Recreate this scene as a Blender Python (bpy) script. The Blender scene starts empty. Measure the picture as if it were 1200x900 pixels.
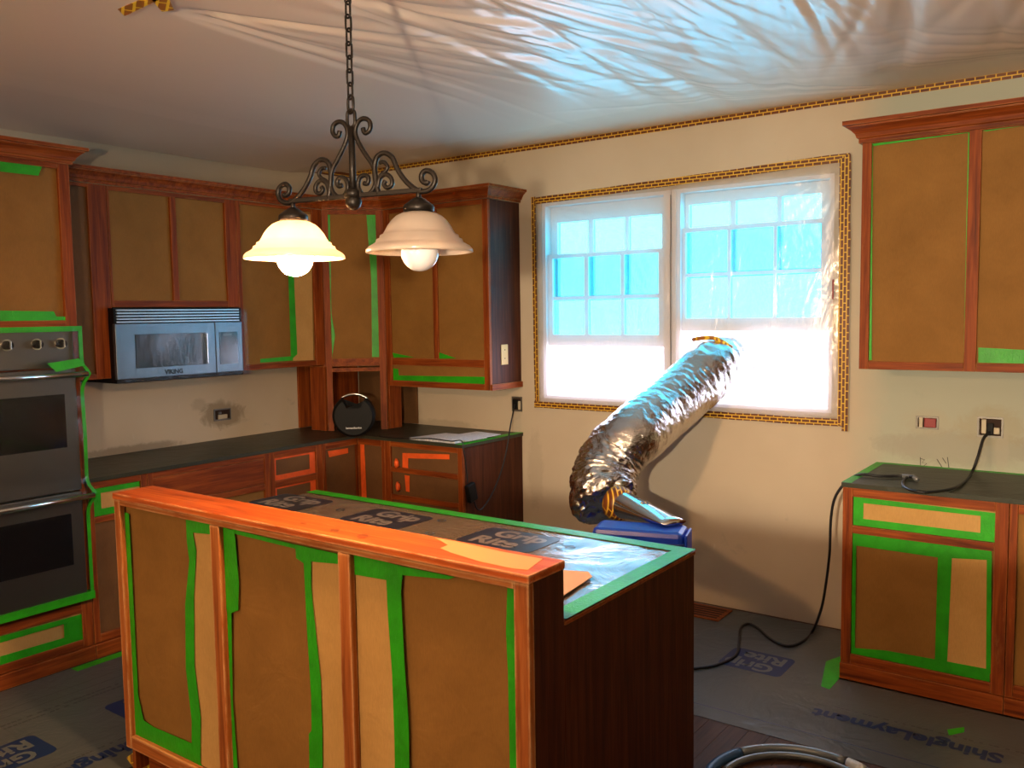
import bpy, bmesh, math, random
from mathutils import Vector, Matrix, noise
from mathutils.geometry import tessellate_polygon
import numpy as np
random.seed(7)
scene = bpy.context.scene
C = scene.collection

# ------------------------------------------------------------------ camera
F = 1025.51; YAW, PIT, ROL = .629502, .0797528, .01482836; CAMZ = 1.65
_f = Vector((-math.sin(YAW)*math.cos(PIT), math.cos(YAW)*math.cos(PIT), -math.sin(PIT)))
_r = Vector((math.cos(YAW), math.sin(YAW), 0)); _d = _f.cross(_r)
R2 = _r*math.cos(ROL)+_d*math.sin(ROL); D2 = -_r*math.sin(ROL)+_d*math.cos(ROL)
cam_data = bpy.data.cameras.new('camera'); cam = bpy.data.objects.new('camera', cam_data); C.objects.link(cam)
cam_data.sensor_width = 36; cam_data.lens = F/1200*36; cam_data.clip_start = .05
_m = Matrix((R2, -D2, -_f)).transposed().to_4x4(); _m.translation = (0, 0, CAMZ)
cam.matrix_world = _m; scene.camera = cam
CAM = Vector((0, 0, CAMZ))
def ray(x, y): return R2*((x-600)/F)+D2*((y-450)/F)+_f
def onplane(x, y, p, n):
    r = ray(x, y); p = Vector(p); n = Vector(n); return CAM+r*((p-CAM).dot(n)/r.dot(n))

# ------------------------------------------------------------------ world, lights, exposure
world = bpy.data.worlds.new('overcast_sky'); scene.world = world; world.use_nodes = True
bgn = world.node_tree.nodes['Background']; bgn.inputs[0].default_value = (.72, .77, 1, 1); bgn.inputs[1].default_value = 7.2
def light(name, kind, loc, power, color, **k):
    l = bpy.data.lights.new(name, kind); l.energy = power; l.color = color
    for a, b in k.items(): setattr(l, a, b)
    o = bpy.data.objects.new(name, l); C.objects.link(o); o.location = loc; return o
la = light('work_lamp', 'SPOT', (-.2, -.5, 1.67), 290, (1, .81, .58), shadow_soft_size=.035, spot_size=math.pi, spot_blend=.03)
la.rotation_euler = Vector((0, .2407, .9706)).to_track_quat('-Z', 'Y').to_euler()      # barn door cuts the beam off below a flat plane
# reflector profile: brightest towards the window wall, fading towards its left flank
la.data.use_nodes = True; ln = la.data.node_tree.nodes; ll = la.data.node_tree.links; em = ln['Emission']
gi = ln.new('ShaderNodeNewGeometry'); dt = ln.new('ShaderNodeVectorMath'); dt.operation = 'DOT_PRODUCT'; dt.inputs[1].default_value = (.1, .995, 0)
mr = ln.new('ShaderNodeMapRange'); mr.inputs['From Min'].default_value = .40; mr.inputs['From Max'].default_value = .84; mr.inputs['To Min'].default_value = .12; mr.inputs['To Max'].default_value = 1
ll.new(gi.outputs['Incoming'], dt.inputs[0]); ll.new(dt.outputs['Value'], mr.inputs['Value']); ll.new(mr.outputs[0], em.inputs['Strength'])
light('island_fill_light', 'POINT', (-2.2, -2.2, 1.75), 125, (1, .70, .42), shadow_soft_size=.3)  # unseen warm fill added behind the camera to brighten the island front
po = light('window_portal', 'AREA', (-2.18, 4.72, 1.72), 1, (1, 1, 1), shape='RECTANGLE', size=1.78, size_y=1.2)
po.rotation_euler = (math.radians(-90), 0, 0); po.data.cycles.is_portal = True
BULB_STRENGTH = 520
vs = scene.view_settings; vs.view_transform = 'Standard'; vs.look = 'None'; vs.gamma = 1; vs.use_curve_mapping = False; vs.exposure = 0.9

# ------------------------------------------------------------------ materials
def mat(name, col=(.5, .5, .5), rough=.6, metal=0, spec=.5):
    m = bpy.data.materials.new(name); m.use_nodes = True; n = m.node_tree.nodes; b = n['Principled BSDF']
    b.inputs['Base Color'].default_value = (*col, 1); b.inputs['Roughness'].default_value = rough
    b.inputs['Metallic'].default_value = metal; b.inputs['Specular IOR Level'].default_value = spec
    return m, n, m.node_tree.links, b
def coords(n, l, scale=(1, 1, 1), kind='Object', rot=(0, 0, 0)):
    t = n.new('ShaderNodeTexCoord'); mp = n.new('ShaderNodeMapping'); mp.inputs['Scale'].default_value = scale
    mp.inputs['Rotation'].default_value = rot
    l.new(t.outputs[kind], mp.inputs[0]); return mp.outputs[0]
def noisen(n, l, vec, scale, detail=3, rough=.5, dist=0):
    t = n.new('ShaderNodeTexNoise'); t.inputs['Scale'].default_value = scale; t.inputs['Detail'].default_value = detail
    t.inputs['Roughness'].default_value = rough; t.inputs['Distortion'].default_value = dist; l.new(vec, t.inputs['Vector']); return t.outputs['Fac']
def ramp(n, l, fac, stops):
    r = n.new('ShaderNodeValToRGB'); e = r.color_ramp.elements
    while len(e) < len(stops): e.new(.5)
    for i, (p, c) in enumerate(stops): e[i].position = p; e[i].color = (*c, 1) if len(c) == 3 else c
    l.new(fac, r.inputs[0]); return r.outputs[0]
def mixc(n, l, fac, a, b, mode='MIX'):
    x = n.new('ShaderNodeMix'); x.data_type = 'RGBA'; x.blend_type = mode
    for v, i in ((fac, 0), (a, 6), (b, 7)):
        if hasattr(v, 'is_output') or hasattr(v, 'links'): l.new(v, x.inputs[i])
        else: x.inputs[i].default_value = v if i == 0 else (*v, 1)
    return x.outputs[2]
def bump(n, l, h, strength, dist, b):
    x = n.new('ShaderNodeBump'); x.inputs['Strength'].default_value = strength; x.inputs['Distance'].default_value = dist
    l.new(h, x.inputs['Height']); l.new(x.outputs[0], b.inputs['Normal'])

def wood(name, axis, dark, mid, lite, wear=(.55, .25, .08), wearamt=1.0, br=.006):
    m, n, l, b = mat(name, rough=.55, spec=.22)
    s = [26, 26, 26]; s[axis] = 1.6
    v = coords(n, l, s)
    f1 = noisen(n, l, v, 1.4, 4, .62, .5)
    c = ramp(n, l, f1, [(.28, dark), (.5, mid), (.72, lite)])
    s2 = [160, 160, 160]; s2[axis] = 5
    f2 = noisen(n, l, coords(n, l, s2), 1, 2)
    c = mixc(n, l, .35, c, ramp(n, l, f2, [(.3, (.25, .2, .18)), (.6, (1, 1, 1))]), 'MULTIPLY')
    # wear: pale sanded arrises where stain has rubbed off
    bv = n.new('ShaderNodeBevel'); bv.samples = 4; bv.inputs['Radius'].default_value = br
    g = n.new('ShaderNodeNewGeometry'); dp = n.new('ShaderNodeVectorMath'); dp.operation = 'DOT_PRODUCT'
    l.new(bv.outputs[0], dp.inputs[0]); l.new(g.outputs['Normal'], dp.inputs[1])
    e = ramp(n, l, dp.outputs['Value'], [(.80, (1, 1, 1)), (.985, (0, 0, 0))])
    f3 = noisen(n, l, coords(n, l, tuple(30 if i != axis else 7 for i in range(3))), 1.0, 4, .7)
    w = ramp(n, l, f3, [(.36, (0, 0, 0)), (.56, (wearamt,)*3)])
    c = mixc(n, l, mixc(n, l, 1.0, e, w, 'MULTIPLY'), c, wear)
    # scuffs
    f4 = noisen(n, l, coords(n, l, tuple(9 if i != axis else 2.5 for i in range(3))), 1.6, 5, .7)
    c = mixc(n, l, ramp(n, l, f4, [(.64, (0, 0, 0)), (.76, (.3*wearamt,)*3)]), c, wear)
    l.new(c, b.inputs['Base Color']); bump(n, l, f2, .15, .002, b)
    return m
WD = ((.10, .017, .003), (.25, .048, .006), (.36, .085, .012))
wood_x = wood('stained_oak_x', 0, *WD); wood_y = wood('stained_oak_y', 1, *WD); wood_z = wood('stained_oak_z', 2, *WD)
CD = ((.30, .05, .006), (.50, .088, .011), (.64, .15, .024))
wood_ix = wood('island_oak_x', 0, (.22, .05, .010), (.42, .12, .025), (.58, .22, .06), wear=(.82, .52, .25), br=.014); wood_iz = wood('island_oak_z', 2, (.22, .05, .010), (.40, .11, .022), (.55, .19, .05), wear=(.82, .52, .25), br=.014)
wood_cap = wood('sanded_oak_cap', 0, *CD, wear=(.82, .52, .25), br=.012)
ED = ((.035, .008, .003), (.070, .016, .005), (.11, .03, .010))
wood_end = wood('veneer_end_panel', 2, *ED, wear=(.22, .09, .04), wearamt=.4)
wood_fil = mat('pale_filler', (.58, .29, .09), .7)[0]
cavity = mat('dark_cavity', (.03, .012, .005), .8)[0]

def paper(name, col, lite):
    m, n, l, b = mat(name, col, .75, spec=.25)
    v = coords(n, l)
    f = noisen(n, l, v, 3.5, 4, .6, .4); f2 = noisen(n, l, coords(n, l, (90, 90, 14)), 4, 2)
    c = ramp(n, l, f, [(.3, col), (.7, lite)])
    c = mixc(n, l, .18, c, ramp(n, l, f2, [(.3, (.4, .4, .4)), (.7, (1, 1, 1))]), 'MULTIPLY')
    l.new(c, b.inputs['Base Color']); bump(n, l, noisen(n, l, v, 6, 3, .5, 1.2), .30, .012, b)
    return m
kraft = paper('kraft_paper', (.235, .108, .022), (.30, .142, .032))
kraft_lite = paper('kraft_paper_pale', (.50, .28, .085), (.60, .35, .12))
kraft_dark = paper('kraft_paper_dark', (.13, .06, .022), (.18, .085, .03))  # darker brown version of the kraft paper

def tape(name, col):
    m, n, l, b = mat(name, col, .42, spec=.4)
    v = coords(n, l)
    f = noisen(n, l, v, 12, 4, .6, .6)
    c = ramp(n, l, f, [(.3, tuple(x*.8 for x in col)), (.7, tuple(min(1, x*1.15) for x in col))])
    l.new(c, b.inputs['Base Color']); bump(n, l, noisen(n, l, coords(n, l, (30, 30, 12)), 3, 3, .6, 1), .5, .004, b)
    return m
green = tape('green_masking_tape', (.022, .36, .006)); orange = tape('orange_masking_tape', (.85, .12, .02))

def brick_tape(name, axis_rot, sc):
    m, n, l, b = mat(name, rough=.4)
    br = n.new('ShaderNodeTexBrick'); l.new(coords(n, l, (1, 1, 1), 'Generated' if False else 'Object', axis_rot), br.inputs['Vector'])
    br.inputs['Color1'].default_value = (.10, .022, .006, 1); br.inputs['Color2'].default_value = (.16, .045, .012, 1)
    br.inputs['Mortar'].default_value = (.74, .45, .04, 1); br.inputs['Scale'].default_value = 1
    br.inputs['Brick Width'].default_value = sc; br.inputs['Row Height'].default_value = sc*.42
    br.inputs['Mortar Size'].default_value = sc*.062; br.inputs['Mortar Smooth'].default_value = .1
    l.new(br.outputs['Color'], b.inputs['Base Color']); return m
H90 = math.pi/2
btape_h = brick_tape('brick_print_tape_wall', (H90, 0, 0), .042)      # object XZ plane
btape_v = brick_tape('brick_print_tape_upright', (H90, 0, H90), .042)
btape_y = brick_tape('brick_print_tape_side', (0, 0, 0), .042)
btape_d = brick_tape('brick_print_tape_duct', (.6, .4, .9), .045)
yel = brick_tape('brick_print_tape_ceiling', (0, 0, .5), .075)
for nd in yel.node_tree.nodes:
    if nd.type == 'TEX_BRICK':
        nd.inputs['Color1'].default_value = (.42, .16, .02, 1); nd.inputs['Color2'].default_value = (.36, .12, .015, 1); nd.inputs['Mortar'].default_value = (.95, .62, .04, 1)

def wallmat(name, base, low):
    m, n, l, b = mat(name, base, .85, spec=.2)
    v = coords(n, l)
    f = noisen(n, l, v, 1.1, 4, .55); c = ramp(n, l, f, [(.3, low), (.65, base)])
    f2 = noisen(n, l, v, 4.5, 5, .7, .6)
    c = mixc(n, l, ramp(n, l, f2, [(.64, (0, 0, 0)), (.72, (.55,)*3)]), c, (.42, .37, .29))
    f3 = noisen(n, l, coords(n, l, (1, 1, .4)), 7, 3, .7)
    c = mixc(n, l, ramp(n, l, f3, [(.70, (0, 0, 0)), (.76, (.5,)*3)]), c, (.72, .68, .60))
    sx = n.new('ShaderNodeSeparateXYZ'); l.new(v, sx.inputs[0]); am = n.new('ShaderNodeMath'); am.operation = 'MULTIPLY_ADD'; am.inputs[1].default_value = .25; l.new(noisen(n, l, v, 3, 4, .6), am.inputs[0]); l.new(sx.outputs[0], am.inputs[2])
    mr_ = n.new('ShaderNodeMapRange'); mr_.inputs['From Min'].default_value = -1.10; mr_.inputs['From Max'].default_value = -.90; l.new(am.outputs[0], mr_.inputs['Value'])
    c = mixc(n, l, mr_.outputs[0], c, mixc(n, l, .75, c, (.40, .45, .37)))      # grey-green tone blended in along the right-hand stretch
    fr_ = noisen(n, l, v, 9, 5, .75, .8)
    for (px_, py_, pz_, rx, rz, col, amt) in ((-.72, 4.554, .985, .30, .075, (.34, .31, .25), .8), (-.58, 4.554, 1.095, .12, .085, (.40, .34, .22), .7), (-.85, 4.554, 1.10, .10, .06, (.46, .40, .28), .5), (-.98, 4.554, .98, .10, .04, (.40, .37, .30), .7),
                                              (-4.72, 3.365, 1.045, .14, .075, (.16, .11, .06), .9), (-4.72, 3.20, 1.12, .05, .04, (.3, .25, .18), .6), (-3.14, 4.554, .66, .05, .22, (.40, .33, .24), .6), (-3.277, 4.554, .97, .03, .12, (.45, .40, .32), .6), (-4.72, 2.75, .90, .30, .03, (.12, .09, .06), .8), (-3.9, 4.554, .90, .25, .03, (.3, .25, .18), .7), (-.53, 4.554, .98, .025, .10, (.45, .42, .34), .8)):
        sb = n.new('ShaderNodeVectorMath'); sb.operation = 'SUBTRACT'; l.new(v, sb.inputs[0]); sb.inputs[1].default_value = (px_, py_, pz_)
        sc_ = n.new('ShaderNodeVectorMath'); sc_.operation = 'MULTIPLY'; l.new(sb.outputs[0], sc_.inputs[0]); sc_.inputs[1].default_value = (1/rx, 1/rx, 1/rz)
        ln_ = n.new('ShaderNodeVectorMath'); ln_.operation = 'LENGTH'; l.new(sc_.outputs[0], ln_.inputs[0])
        ad_ = n.new('ShaderNodeMath'); ad_.operation = 'ADD'; l.new(ln_.outputs['Value'], ad_.inputs[0])
        mu_ = n.new('ShaderNodeMath'); mu_.operation = 'MULTIPLY'; mu_.inputs[1].default_value = -1.7; l.new(fr_, mu_.inputs[0]); l.new(mu_.outputs[0], ad_.inputs[1])
        c = mixc(n, l, ramp(n, l, ad_.outputs[0], [(.0, (amt*.6,)*3), (.45, (0, 0, 0))]), c, col)
    l.new(c, b.inputs['Base Color']); bump(n, l, noisen(n, l, v, 60, 3), .08, .004, b)
    return m
wall_m = wallmat('bare_plaster_wall', (.60, .51, .38), (.52, .43, .31))
wall_plain = mat('plain_wall', (.07, .05, .035), .9)[0]
ceil_m = mat('ceiling_paint', (.6, .56, .5), .9)[0]
def underlay(name, col, rough):
    m, n, l, b = mat(name, col, rough, spec=.5 if col[0] > .1 else .3)
    v = coords(n, l)
    f = noisen(n, l, v, 2.2, 4); c = ramp(n, l, f, [(.3, tuple(x*.82 for x in col)), (.7, col)])
    l.new(c, b.inputs['Base Color']); bump(n, l, noisen(n, l, v, 5, 4, .6, .8), .35, .02, b); return m
under_floor = underlay('grey_underlayment', (.092, .098, .094), .36)
under_top = underlay('brown_grey_underlayment', (.17, .12, .085), .20)
counter_m = underlay('dark_counter_cover', (.040, .043, .028), .42)
navy = mat('navy_print', (.010, .024, .085), .45, spec=.3)[0]; pale_print = mat('pale_print', (.24, .19, .16), .3)[0]; pale_floor = mat('pale_floor_print', (.11, .118, .115), .4)[0]
navy_top = mat('faded_navy_print', (.016, .017, .032), .35)[0]
grey_print = mat('grey_print', (.05, .05, .05), .5)[0]
iron = mat('wrought_iron', (.018, .013, .010), .42, .7)[0]
black = mat('black_plastic', (.006, .006, .006), .55, spec=.2)[0]; blackcord = mat('black_rubber', (.006, .006, .007), .5)[0]
white_p = mat('white_frame_paint', (.72, .66, .62), .5)[0]
blue = mat('blue_plastic', (.006, .045, .50), .38)[0]
silver = mat('galvanised_sheet', (.75, .75, .75), .16, 1)[0]
steel, n, l, b = mat('brushed_steel', (.20, .19, .17), .36, 1)
bump(n, l, noisen(n, l, coords(n, l, (4, 2, 300)), 2, 2), .08, .001, b)
steel_mw, n, l, b = mat('microwave_steel', (.17, .21, .24), .38, .85)
louvre_m = mat('bright_louvre', (.55, .60, .64), .35, .6)[0]
blackglass = mat('black_glass', (.006, .006, .008), .08)[0]
darkglass = mat('microwave_glass', (.015, .03, .04), .12)[0]
chrome = mat('chrome', (.75, .74, .72), .15, 1)[0]
brass = mat('tan_switch_plate', (.62, .42, .16), .4)[0]
red_m = mat('red_box_plastic', (.28, .03, .03), .5)[0]; tan_m = mat('pale_device', (.55, .48, .34), .5)[0]
metalbox = mat('grey_metal_box', (.2, .19, .17), .4, .8)[0]
card_m = mat('pinkish_cardboard', (.62, .36, .22), .8)[0]
print_p, n, l, b = mat('glossy_magazine', (.7, .7, .7), .3)
f = noisen(n, l, coords(n, l, (30, 60, 1)), 1.5, 3); l.new(ramp(n, l, f, [(.4, (.75, .75, .76)), (.5, (.5, .52, .6)), (.6, (.8, .8, .78))]), b.inputs['Base Color'])
foil, n, l, b = mat('crinkled_foil', (.66, .63, .61), .13, 1)
bump(n, l, noisen(n, l, coords(n, l, (1, 1, 1)), 34, 4, .65, 1.6), .35, .012, b)
floor_m = wood('hardwood_plank', 1, (.045, .018, .009), (.085, .036, .017), (.12, .055, .027), wear=(.14, .07, .04), wearamt=.3)
hose_m = mat('ribbed_grey_hose', (.20, .21, .21), .3, .4)[0]; hose_b = mat('blue_hose_section', (.03, .09, .2), .4)[0]; white_t = mat('white_tape', (.7, .7, .68), .5)[0]

def film(name, trans, col, rough, bumpscale, bs=.6):
    m = bpy.data.materials.new(name); m.use_nodes = True; n = m.node_tree.nodes; l = m.node_tree.links; n.remove(n['Principled BSDF'])
    o = n['Material Output']; t = n.new('ShaderNodeBsdfTransparent'); t.inputs[0].default_value = (.97, .97, .97, 1)
    g = n.new('ShaderNodeBsdfGlossy'); g.inputs['Color'].default_value = (*col, 1); g.inputs['Roughness'].default_value = rough
    tr = n.new('ShaderNodeBsdfTranslucent'); tr.inputs['Color'].default_value = (*col, 1)
    bp = n.new('ShaderNodeBump'); bp.inputs['Strength'].default_value = bs; bp.inputs['Distance'].default_value = .02
    l.new(noisen(n, l, coords(n, l, bumpscale), 1, 4, .6, .8), bp.inputs['Height'])
    l.new(bp.outputs[0], g.inputs['Normal'])
    a = n.new('ShaderNodeMixShader'); a.inputs[0].default_value = .5; l.new(g.outputs[0], a.inputs[1]); l.new(tr.outputs[0], a.inputs[2])
    x = n.new('ShaderNodeMixShader'); x.inputs[0].default_value = 1-trans; l.new(t.outputs[0], x.inputs[1]); l.new(a.outputs[0], x.inputs[2])
    l.new(x.outputs[0], o.inputs[0]); return m
film_win = film('clear_window_film', .75, (.92, .88, .88), .2, (6, 6, 2))
film_oven = film('clear_oven_film', .945, (.75, .72, .66), .22, (3, 9, 9))
film_mw = film('clear_microwave_film', .94, (.75, .8, .85), .2, (3, 22, 6))
def panemat(name, col):
    m = bpy.data.materials.new(name); m.use_nodes = True; n = m.node_tree.nodes; l = m.node_tree.links; n.remove(n['Principled BSDF'])
    t = n.new('ShaderNodeBsdfTransparent'); t.inputs[0].default_value = (*col, 1)
    g = n.new('ShaderNodeBsdfGlossy'); g.inputs['Roughness'].default_value = .03
    x = n.new('ShaderNodeMixShader'); x.inputs[0].default_value = .05; l.new(t.outputs[0], x.inputs[1]); l.new(g.outputs[0], x.inputs[2])
    l.new(x.outputs[0], n['Material Output'].inputs[0]); return m
pane_m = panemat('cyan_tinted_pane', (.255, .80, .90)); pane_u = panemat('pale_tinted_pane', (.28, .84, .92)); pane_c = panemat('clear_pane', (.82, .95, .97))
def sheetmat():
    m, n, l, b = mat('milky_plastic_sheet', (.82, .68, .56), .27, spec=.8)
    return m
sheet_m = sheetmat()
def glassshade(name):
    m = bpy.data.materials.new(name); m.use_nodes = True; n = m.node_tree.nodes; l = m.node_tree.links; n.remove(n['Principled BSDF'])
    d = n.new('ShaderNodeBsdfDiffuse'); d.inputs[0].default_value = (.50, .42, .36, 1)
    t = n.new('ShaderNodeBsdfTranslucent'); t.inputs[0].default_value = (.85, .76, .66, 1)
    g = n.new('ShaderNodeBsdfGlossy'); g.inputs['Roughness'].default_value = .15
    a = n.new('ShaderNodeMixShader'); a.inputs[0].default_value = .58; l.new(d.outputs[0], a.inputs[1]); l.new(t.outputs[0], a.inputs[2])
    x = n.new('ShaderNodeMixShader'); x.inputs[0].default_value = .07; l.new(a.outputs[0], x.inputs[1]); l.new(g.outputs[0], x.inputs[2])
    l.new(x.outputs[0], n['Material Output'].inputs[0]); return m
shade_m = glassshade('alabaster_glass')
bulb_off = mat('white_globe_bulb', (.66, .63, .64), .15)[0]
bulb_on = bpy.data.materials.new('lit_globe_bulb'); bulb_on.use_nodes = True
_b = bulb_on.node_tree.nodes['Principled BSDF']; _b.inputs['Emission Color'].default_value = (1, .58, .28, 1); _b.inputs['Emission Strength'].default_value = BULB_STRENGTH

# ------------------------------------------------------------------ mesh helpers
WM = {}
def obj(name, bm, m, parent=None, smooth=False):
    """bm is in world coordinates; links ONE mesh object under parent"""
    me = bpy.data.meshes.new(name)
    mw = WM.get(parent.name, Matrix()) if parent else Matrix()
    bmesh.ops.recalc_face_normals(bm, faces=bm.faces[:])
    bm.transform(mw.inverted()); bm.to_mesh(me); bm.free()
    if smooth:
        for p in me.polygons: p.use_smooth = True
    me.materials.append(m)
    o = bpy.data.objects.new(name, me); C.objects.link(o)
    if parent: o.parent = parent
    WM[o.name] = mw.copy()
    return o
def tag(o, label, cat, group=None):
    o['label'] = label; o['category'] = cat
    if group: o['group'] = group
    return o
def struct(o): o['kind'] = 'structure'; return o
def thing(name, label, cat, loc=(0, 0, 0), group=None):
    o = bpy.data.objects.new(name, None); C.objects.link(o); o.location = loc; o.empty_display_size = .05
    WM[o.name] = Matrix.Translation(loc); return tag(o, label, cat, group)

class Fr:
    """a vertical working plane: u along it, n out into the room, z up"""
    def __init__(s, ox, oy, ux, uy):
        L = math.hypot(ux, uy); s.u = Vector((ux/L, uy/L, 0)); s.n = Vector((uy/L, -ux/L, 0)); s.o = Vector((ox, oy, 0))
    def p(s, u, n, z): return s.o+s.u*u+s.n*n+Vector((0, 0, z))
    def px(s, x, y, n=0):
        q = onplane(x, y, s.o+s.n*n, s.n); return (q-s.o).dot(s.u), q.z
def hexa(bm, P):
    v = [bm.verts.new(p) for p in P]
    for f in ((0, 1, 2, 3), (7, 6, 5, 4), (0, 4, 5, 1), (1, 5, 6, 2), (2, 6, 7, 3), (3, 7, 4, 0)): bm.faces.new([v[i] for i in f])
    return v
def fbox(bm, fr, u0, u1, n0, n1, z0, z1, bev=0):
    b = bmesh.new() if bev else bm
    hexa(b, [fr.p(u0, n0, z0), fr.p(u1, n0, z0), fr.p(u1, n1, z0), fr.p(u0, n1, z0), fr.p(u0, n0, z1), fr.p(u1, n0, z1), fr.p(u1, n1, z1), fr.p(u0, n1, z1)])
    if bev:
        bmesh.ops.bevel(b, geom=b.edges[:], offset=bev, segments=2, affect='EDGES', profile=.5)
        me = bpy.data.meshes.new('t'); b.to_mesh(me); b.free(); bm.from_mesh(me); bpy.data.meshes.remove(me)
W0 = Fr(0, 0, 1, 0)       # n = -Y
def wbox(bm, x0, x1, y0, y1, z0, z1, bev=0): fbox(bm, W0, x0, x1, -y1, -y0, z0, z1, bev)
def B(): return bmesh.new()
def fpart(name, fr, rng, m, parent, bev=.0015):
    bm = B(); fbox(bm, fr, *rng, bev); return obj(name, bm, m, parent)
def wpart(name, rng, m, parent=None, bev=.0015):
    bm = B(); wbox(bm, *rng, bev); return obj(name, bm, m, parent)
def prism(bm, pts_a, pts_b):
    a = [bm.verts.new(p) for p in pts_a]; b = [bm.verts.new(p) for p in pts_b]; k = len(a)
    bm.faces.new(a); bm.faces.new(b[::-1])
    for i in range(k): bm.faces.new((a[i], b[i], b[(i+1) % k], a[(i+1) % k]))
def clean(uz):
    """drop repeated and collinear outline points"""
    P = [Vector(p) for p in uz]; go = True
    while go and len(P) > 3:
        go = False
        for i in range(len(P)):
            a, b, c = P[i-1], P[i], P[(i+1) % len(P)]
            if (b-a).length < 1e-5 or (c-b).length < 1e-5 or abs((b-a).normalized().cross((c-b).normalized())) < 2e-3: P.pop(i); go = True; break
    return P
def plate(name, A, Bk, m, parent):
    """thin prism between two equal outlines, tessellated caps, explicit normals"""
    k = len(A); tri = tessellate_polygon([[Vector(p) for p in A]]); bm = B()
    va = [bm.verts.new(p) for p in A]; vb = [bm.verts.new(p) for p in Bk]
    for t in tri:
        if len(set(t)) == 3: bm.faces.new([va[i] for i in t]); bm.faces.new([vb[i] for i in reversed(t)])
    for i in range(k): bm.faces.new((va[i], va[(i+1) % k], vb[(i+1) % k], vb[i]))
    return obj(name, bm, m, parent)
def poly(name, fr, n, uz, m, parent, th=.0008):
    uz = clean(uz)
    if len(uz) < 3 or abs(sum(uz[i-1].cross(uz[i]) for i in range(len(uz)))) < 2e-4: print('thin', name, uz); return None
    return plate(name, [fr.p(u, n, z) for u, z in uz], [fr.p(u, n+th, z) for u, z in uz], m, parent)
def pxpoly(name, fr, n, pts, m, parent, org=(0, 0), sc=1, zfloor=None, clip=None):
    out = []
    for x, y in pts:
        X, Y = org[0]+x*sc, org[1]+y*sc; u, z = fr.px(X, Y, n)
        if zfloor is not None and Y > 893: z = zfloor
        if clip: u = min(max(u, clip[0]), clip[1]); z = min(max(z, clip[2]), clip[3])
        out.append((u, z))
    return poly(name, fr, n, out, m, parent)
def sheet(name, fr, u0, u1, z0, z1, n, m, parent, amp=.002, seed=0, ridges=()):
    """kraft paper: a wavy thin grid"""
    bm = B(); NU = max(4, int((u1-u0)/.04)); NZ = max(4, int((z1-z0)/.05)); g = []
    for j in range(NZ+1):
        row = []
        for i in range(NU+1):
            u = u0+(u1-u0)*i/NU; z = z0+(z1-z0)*j/NZ
            d = amp*noise.noise((u*5+seed*3.1, z*3+seed, seed*1.7))
            for rz in ridges: d += .003*math.exp(-((z-rz)/.02)**2)
            row.append(bm.verts.new(fr.p(u, n+d, z)))
        g.append(row)
    for j in range(NZ):
        for i in range(NU): bm.faces.new((g[j][i], g[j][i+1], g[j+1][i+1], g[j+1][i]))
    return obj(name, bm, m, parent, True)
def tube(bm, pts, r, seg=8, closed=False):
    P = [Vector(p) for p in pts]; k = len(P); rings = []
    rr = r if isinstance(r, (list, tuple)) else [r]*k
    up = None
    for i in range(k):
        a = P[(i-1) % k] if (closed or i > 0) else P[i]; b = P[(i+1) % k] if (closed or i < k-1) else P[i]
        t = (b-a).normalized()
        if up is None: up = t.orthogonal().normalized()
        up = (up-t*up.dot(t)).normalized() if (up-t*up.dot(t)).length > 1e-6 else t.orthogonal().normalized()
        s = t.cross(up)
        rings.append([bm.verts.new(P[i]+(up*math.cos(2*math.pi*j/seg)+s*math.sin(2*math.pi*j/seg))*rr[i]) for j in range(seg)])
    for i in range(k if closed else k-1):
        A, Q = rings[i], rings[(i+1) % k]
        for j in range(seg): bm.faces.new((A[j], A[(j+1) % seg], Q[(j+1) % seg], Q[j]))
    if not closed:
        bm.faces.new(rings[0][::-1]); bm.faces.new(rings[-1])
    return rings
def smooth_path(pts, n=6):
    P = [Vector(p) for p in pts]; out = []
    for i in range(len(P)-1):
        p0 = P[max(i-1, 0)]; p1 = P[i]; p2 = P[i+1]; p3 = P[min(i+2, len(P)-1)]
        for k in range(n):
            t = k/n; out.append(.5*((2*p1)+(p2-p0)*t+(2*p0-5*p1+4*p2-p3)*t*t+(3*p1-p0-3*p2+p3)*t**3))
    out.append(P[-1]); return out
def lathe(bm, prof, cx, cy, seg=40, closed=True):
    rings = [[bm.verts.new((cx+r*math.cos(2*math.pi*j/seg), cy+r*math.sin(2*math.pi*j/seg), z)) for j in range(seg)] for r, z in prof]
    k = len(rings)
    for i in range(k if closed else k-1):
        A, Q = rings[i], rings[(i+1) % k]
        for j in range(seg): bm.faces.new((A[j], A[(j+1) % seg], Q[(j+1) % seg], Q[j]))
    if not closed:
        bm.faces.new(rings[0][::-1]); bm.faces.new(rings[-1])
def text_part(name, body, size, mtx, m, parent, off=.0, align='CENTER'):
    cu = bpy.data.curves.new('t', 'FONT'); cu.body = body; cu.size = size; cu.align_x = align; cu.align_y = 'CENTER'; cu.offset = off; cu.resolution_u = 3
    o = bpy.data.objects.new('t', cu); C.objects.link(o)
    dg = bpy.context.evaluated_depsgraph_get(); me = bpy.data.meshes.new_from_object(o.evaluated_get(dg))
    bpy.data.objects.remove(o); bpy.data.curves.remove(cu)
    bm = B(); bm.from_mesh(me); bpy.data.meshes.remove(me); bm.transform(mtx)
    return obj(name, bm, m, parent)
def basis(o, x, y):
    x = Vector(x).normalized(); y = Vector(y).normalized(); z = x.cross(y)
    M = Matrix((x, y, z)).transposed().to_4x4(); M.translation = Vector(o); return M

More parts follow.
